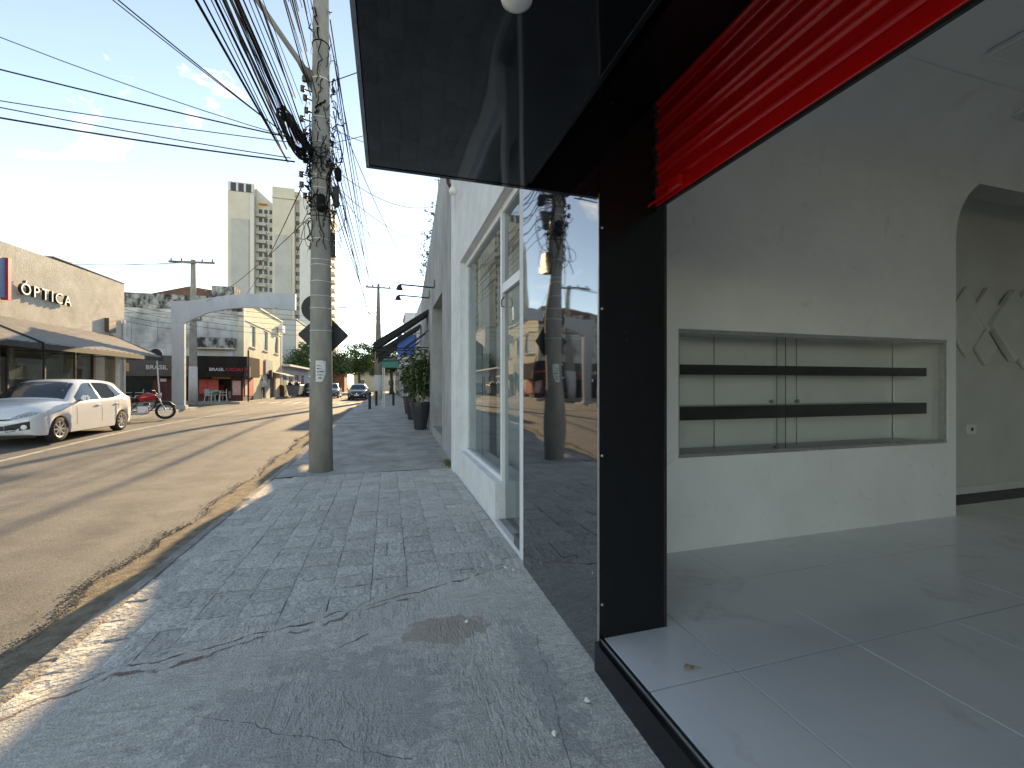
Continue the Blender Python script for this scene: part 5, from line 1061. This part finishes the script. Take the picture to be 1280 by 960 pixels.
        mr_ = MB().box(*sorted((s * .88, s * 1.03)), 1.36, 1.48, .95, 1.09).build('side_mirror', paint, t, bevel=.03, seg=2); MB().obox((s * .86, 1.44, .96), (.04, 0, 0), (0, .03, 0), (0, 0, .02)).build('mirror_stalk', 'car_black', mr_)
        def xz(px_, z): return (s * px_, front_t(px_, z) - .007, z)
        def front_patch(nm, m, bot, top, nn=8, parent=None):   # bot/top: (x, z) along u
            c = MB()
            for k in range(nn + 1):
                (xa, za), (xb, zb_) = bot(k / nn), top(k / nn)
                for q in range(4): c.v.append(xz(lerp(xa, xb, q / 3), lerp(za, zb_, q / 3)))
            c.f = [(k * 4 + q, (k + 1) * 4 + q, (k + 1) * 4 + q + 1, k * 4 + q + 1) for k in range(nn) for q in range(3)]; c.m = [0] * len(c.f); return c.build(nm, m, parent or t, smooth=True)
        front_patch('headlight', 'lamp_glass', lambda u: (lerp(.40, .80, u), lerp(.57, .68, u)), lambda u: (lerp(.40, .80, u), lerp(.62, .77, u) + .04 * math.sin(3.14 * u)))
        front_patch('bumper_vent', 'car_black', lambda u: (lerp(.30, .70, u), lerp(.30, .36, u)), lambda u: (lerp(.30, .70, u), lerp(.45, .54, u)))
        front_patch('upper_grille', 'car_black', lambda u: (lerp(.0, .42, u), lerp(.545, .57, u)), lambda u: (lerp(.0, .42, u), lerp(.585, .60, u)))
        front_patch('lower_grille', 'car_black', lambda u: (lerp(.0, .29, u), .34), lambda u: (lerp(.0, .29, u), .44)); fx_, fy_, fz_ = xz(.62, .41)
        MB().lathe([(.055, 0), (.055, -.02), (.03, -.03)], (fx_, fy_, fz_), 12, 'Y').build('fog_lamp', 'letter_white', t)
        c = MB().box(*sorted((s * .60, s * .80)), 3.60, 3.78, .72, .98).build('tail_lamp', 'tail_red', t, bevel=.03)
        for wt_ in WT:
            cx_ = s * .74; tyre = MB().lathe([(.19, -.09), (.27, -.098), (.292, -.07), (.296, 0), (.292, .07), (.27, .098), (.19, .09)], (cx_, wt_, .296), 28, 'X', cap=False).build('tyre', 'rubber', t, smooth=True)
            MB().lathe([(.20, .07), (.195, .094), (.18, .088), (.17, .045), (.02, .045)], (cx_, wt_, .296), 24, 'X', cap=False).build('rim', 'rim', tyre) if s > 0 else MB().lathe([(.20, -.07), (.195, -.094), (.18, -.088), (.17, -.045), (.02, -.045)], (cx_, wt_, .296), 24, 'X', cap=False).build('rim', 'rim', tyre)
            sp_ = MB(); dk = MB().lathe([(.176, s * .047), (.03, s * .047)], (cx_, wt_, .296), 18, 'X', cap=False).build('rim_well', 'car_black', tyre)
            for k in range(8):
                a = 6.283 * k / 8; d = Vector((0, math.cos(a), math.sin(a))); e = Vector((0, -math.sin(a), math.cos(a))); sp_.obox(Vector((cx_ + s * .07, wt_, .296)) + d * .10, d * .085, e * .017, (s * .014, 0, 0))
            sp_.lathe([(.035, s * .06), (.035, s * .088)], (cx_, wt_, .296), 12, 'X'); sp_.build('spokes', 'rim', tyre)
    # windscreen, rear window, grille, plate
    def top_patch(nm, t0, t1, f0, f1, m, off):
        c = MB(); nn = 6
        for k in range(nn + 1):
            u = k / nn; tt = lerp(t0, t1, u); r_ = ring(tt); wt = r_[8][0] * lerp(f0, f1, u)
            for q in range(9):
                v = q / 4 - 1; x = v * wt; zt = lerp(r_[11][1], r_[8][1] + .012, abs(v) ** 2.4); c.v.append((x, tt - off * .7, zt + off))
        c.f = [(k * 9 + q, (k + 1) * 9 + q, (k + 1) * 9 + q + 1, k * 9 + q + 1) for k in range(nn) for q in range(8)]; c.m = [0] * len(c.f); return c.build(nm, m, t, smooth=True)
    top_patch('windscreen', 1.14, 1.68, .99, .99, 'car_glass', .008); rw = top_patch('rear_window', 3.48, 3.66, .9, .9, 'car_glass', .008)
    MB().box(-.20, .20, -.03, -.012, .40, .52).build('number_plate', 'strap', t); MB().lathe([(.045, 0), (.045, -.012)], (0, -.005, .60), 14, 'Y').build('badge', 'chrome', t)
    MB().box(-.6, .6, .4, 3.5, .14, .24).build('underbody', 'car_black', t)
    t.location = loc; t.rotation_euler = (0, 0, rz); return t
car('parked_car', 'white parked hatchback with black bumper vents beside the optician building', 'car_white', (-8.42, 12.12, zr(-8.4, 14)), 0)
car('oncoming_car', 'dark saloon driving towards the crossing beneath the trees', 'car_dark', (-2.75, 41.2, zr(-2.7, 41)), R(-2), 'cars at the junction'); car('oncoming_car', 'grey car waiting beside the dark saloon', 'car_grey', (-5.6, 45.5, zr(-5.6, 45)), 0, 'cars at the junction'); car('parked_car', 'dark car parked by the waste container', 'car_dark', (-8.3, 50.5, zr(-8.3, 50)), 0)
# motorcycle
mo = thing('motorcycle', 'red motorcycle parked behind the white car', 'motorcycle', (0, 0, 0))
def torus(b, c, r, rr_, n=26): return b.tube([(c[0], c[1] + r * math.cos(6.283 * k / n), c[2] + r * math.sin(6.283 * k / n)) for k in range(n)], rr_, 7, closed=True)
for cy in (0, 1.32):
    wl = torus(MB(), (0, cy, .31), .265, .048).build('wheel', 'rubber', mo, smooth=True); torus(MB(), (0, cy, .31), .215, .016).build('rim', 'chrome', wl); s_ = MB()
    for k in range(10): a = 6.283 * k / 10; s_.tube([(0, cy, .31), (0, cy + .21 * math.cos(a), .31 + .21 * math.sin(a))], .005, 4)
    s_.lathe([(.05, -.06), (.05, .06)], (0, cy, .31), 10, 'X').build('hub', 'chrome', wl)
for s in (-.09, .09): MB().tube([(s, 1.32, .31), (s, 1.12, .80), (s, 1.05, .98)], [.026, .022, .02], 7).build('fork', 'chrome', mo)
MB().tube([(0, 1.12, .78), (0, .85, .72), (0, .55, .66), (0, .35, .36), (0, .75, .22), (0, 1.0, .45), (0, 1.08, .72)], .026, 6).build('frame', 'car_black', mo)
MB().tube([(0, .50, .74), (0, .62, .80), (0, .80, .86), (0, .98, .82), (0, 1.05, .75)], [.06, .13, .155, .13, .06], 12).build('fuel_tank', 'moto_red', mo, smooth=True)
MB().tube([(0, -.18, .80), (0, 0.05, .77), (0, .30, .72), (0, .56, .75)], [.07, .115, .12, .09], 10).build('seat', 'car_black', mo, smooth=True)
MB().box(-.13, .13, .50, .85, .22, .52).build('engine', 'aluminium', mo, bevel=.03); MB().lathe([(.09, .40), (.10, .45), (.09, .50), (.10, .55), (.08, .62)], (0, .78, 0), 12).build('cylinder', 'dark_metal', mo)
MB().tube([(.10, .85, .40), (.12, .70, .20), (.14, .3, .24), (.15, -.2, .36)], [.025, .03, .045, .05], 8).build('exhaust', 'chrome', mo, smooth=True); MB().lathe([(.04, -.06), (.10, 0), (.105, .05), (.09, .06)], (0, 1.15, .90), 14, 'Y').build('headlight', 'lamp_glass', mo, smooth=True)
MB().tube([(-.36, .92, 1.04), (-.2, 1.0, 1.06), (0, 1.04, 1.0), (.2, 1.0, 1.06), (.36, .92, 1.04)], .015, 6).build('handlebar', 'car_black', mo)
for s in (-1, 1): MB().tube([(s * .28, .97, 1.06), (s * .34, .98, 1.24)], .008, 5).lathe([(.005, -.01), (.065, -.008), (.06, .008)], (s * .35, .98, 1.28), 10, 'Y').build('mirror', 'car_black', mo)
MB().tube([(0, 1.0, .61), (0, 1.2, .66), (0, 1.42, .62), (0, 1.6, .48)], [.03, .05, .05, .03], 8).build('front_mudguard', 'car_black', mo, smooth=True); MB().tube([(0, .2, .62), (0, -.1, .66), (0, -.36, .58)], [.05, .07, .05], 8).build('rear_mudguard', 'car_black', mo, smooth=True); MB().box(-.05, .05, -.40, -.34, .60, .68).build('tail_lamp', 'tail_red', mo)
mo.location = (-9.2, 18.35, zr(-8.6, 18.6) + .03); mo.rotation_euler = (0, R(-8), R(-65))
# person on the corner
pe = thing('person', 'person in pale shirt and dark trousers standing on the far corner', 'person', (0, 0, 0))
def skin(name, verts, edges_, rad, m, root=0, sub=2):
    me = bpy.data.meshes.new(name); me.from_pydata(verts, edges_, []); o = bpy.data.objects.new(name, me); COL.objects.link(o)
    o.modifiers.new('skin', 'SKIN'); sm = o.modifiers.new('sub', 'SUBSURF'); sm.levels = sub; sm.render_levels = sub
    for i, d in enumerate(me.skin_vertices[0].data): d.radius = (rad[i], rad[i]); d.use_root = (i == root)
    bpy.context.view_layer.update(); m2 = bpy.data.meshes.new_from_object(o.evaluated_get(bpy.context.evaluated_depsgraph_get())); bpy.data.objects.remove(o)
    for x in m: m2.materials.append(MATS[x])
    for p in m2.polygons: p.use_smooth = True
    r = bpy.data.objects.new(name, m2); COL.objects.link(r); return r
V = [(0, 0, .93), (0, 0, 1.15), (0, .0, 1.38), (0, 0, 1.48), (0, -.01, 1.60), (0, 0, 1.70), (.17, 0, 1.38), (.23, -.01, 1.12), (.24, -.08, .88), (.25, -.10, .80), (-.17, 0, 1.38), (-.23, .0, 1.12), (-.22, -.10, .90), (-.21, -.13, .82), (.09, 0, .88), (.10, -.01, .48), (.10, .02, .08), (.12, -.14, .04), (-.09, 0, .88), (-.10, -.02, .48), (-.11, .02, .08), (-.14, -.13, .04)]
E_ = [(0, 1), (1, 2), (2, 3), (3, 4), (4, 5), (2, 6), (6, 7), (7, 8), (8, 9), (2, 10), (10, 11), (11, 12), (12, 13), (0, 14), (14, 15), (15, 16), (16, 17), (0, 18), (18, 19), (19, 20), (20, 21)]
rad = [.13, .125, .13, .055, .095, .07, .07, .05, .04, .035, .07, .05, .04, .035, .09, .065, .05, .04, .09, .065, .05, .04]
bo = skin('body', V, E_, rad, ['skin', 'shirt', 'trousers', 'hair']); bo.parent = pe
for p in bo.data.polygons:
    z, x = p.center.z, abs(p.center.x); p.material_index = 3 if (z < .11 or z > 1.665 or (z > 1.56 and p.center.y > .04)) else (2 if z < .96 and x < .19 else (1 if z < 1.44 and not (x > .19 and z < 1.05) else 0))
pe.location = (-9.75, 38.6, zr(FX, 38) + .15); pe.rotation_euler = (0, 0, R(15))
bpy.context.view_layer.update()
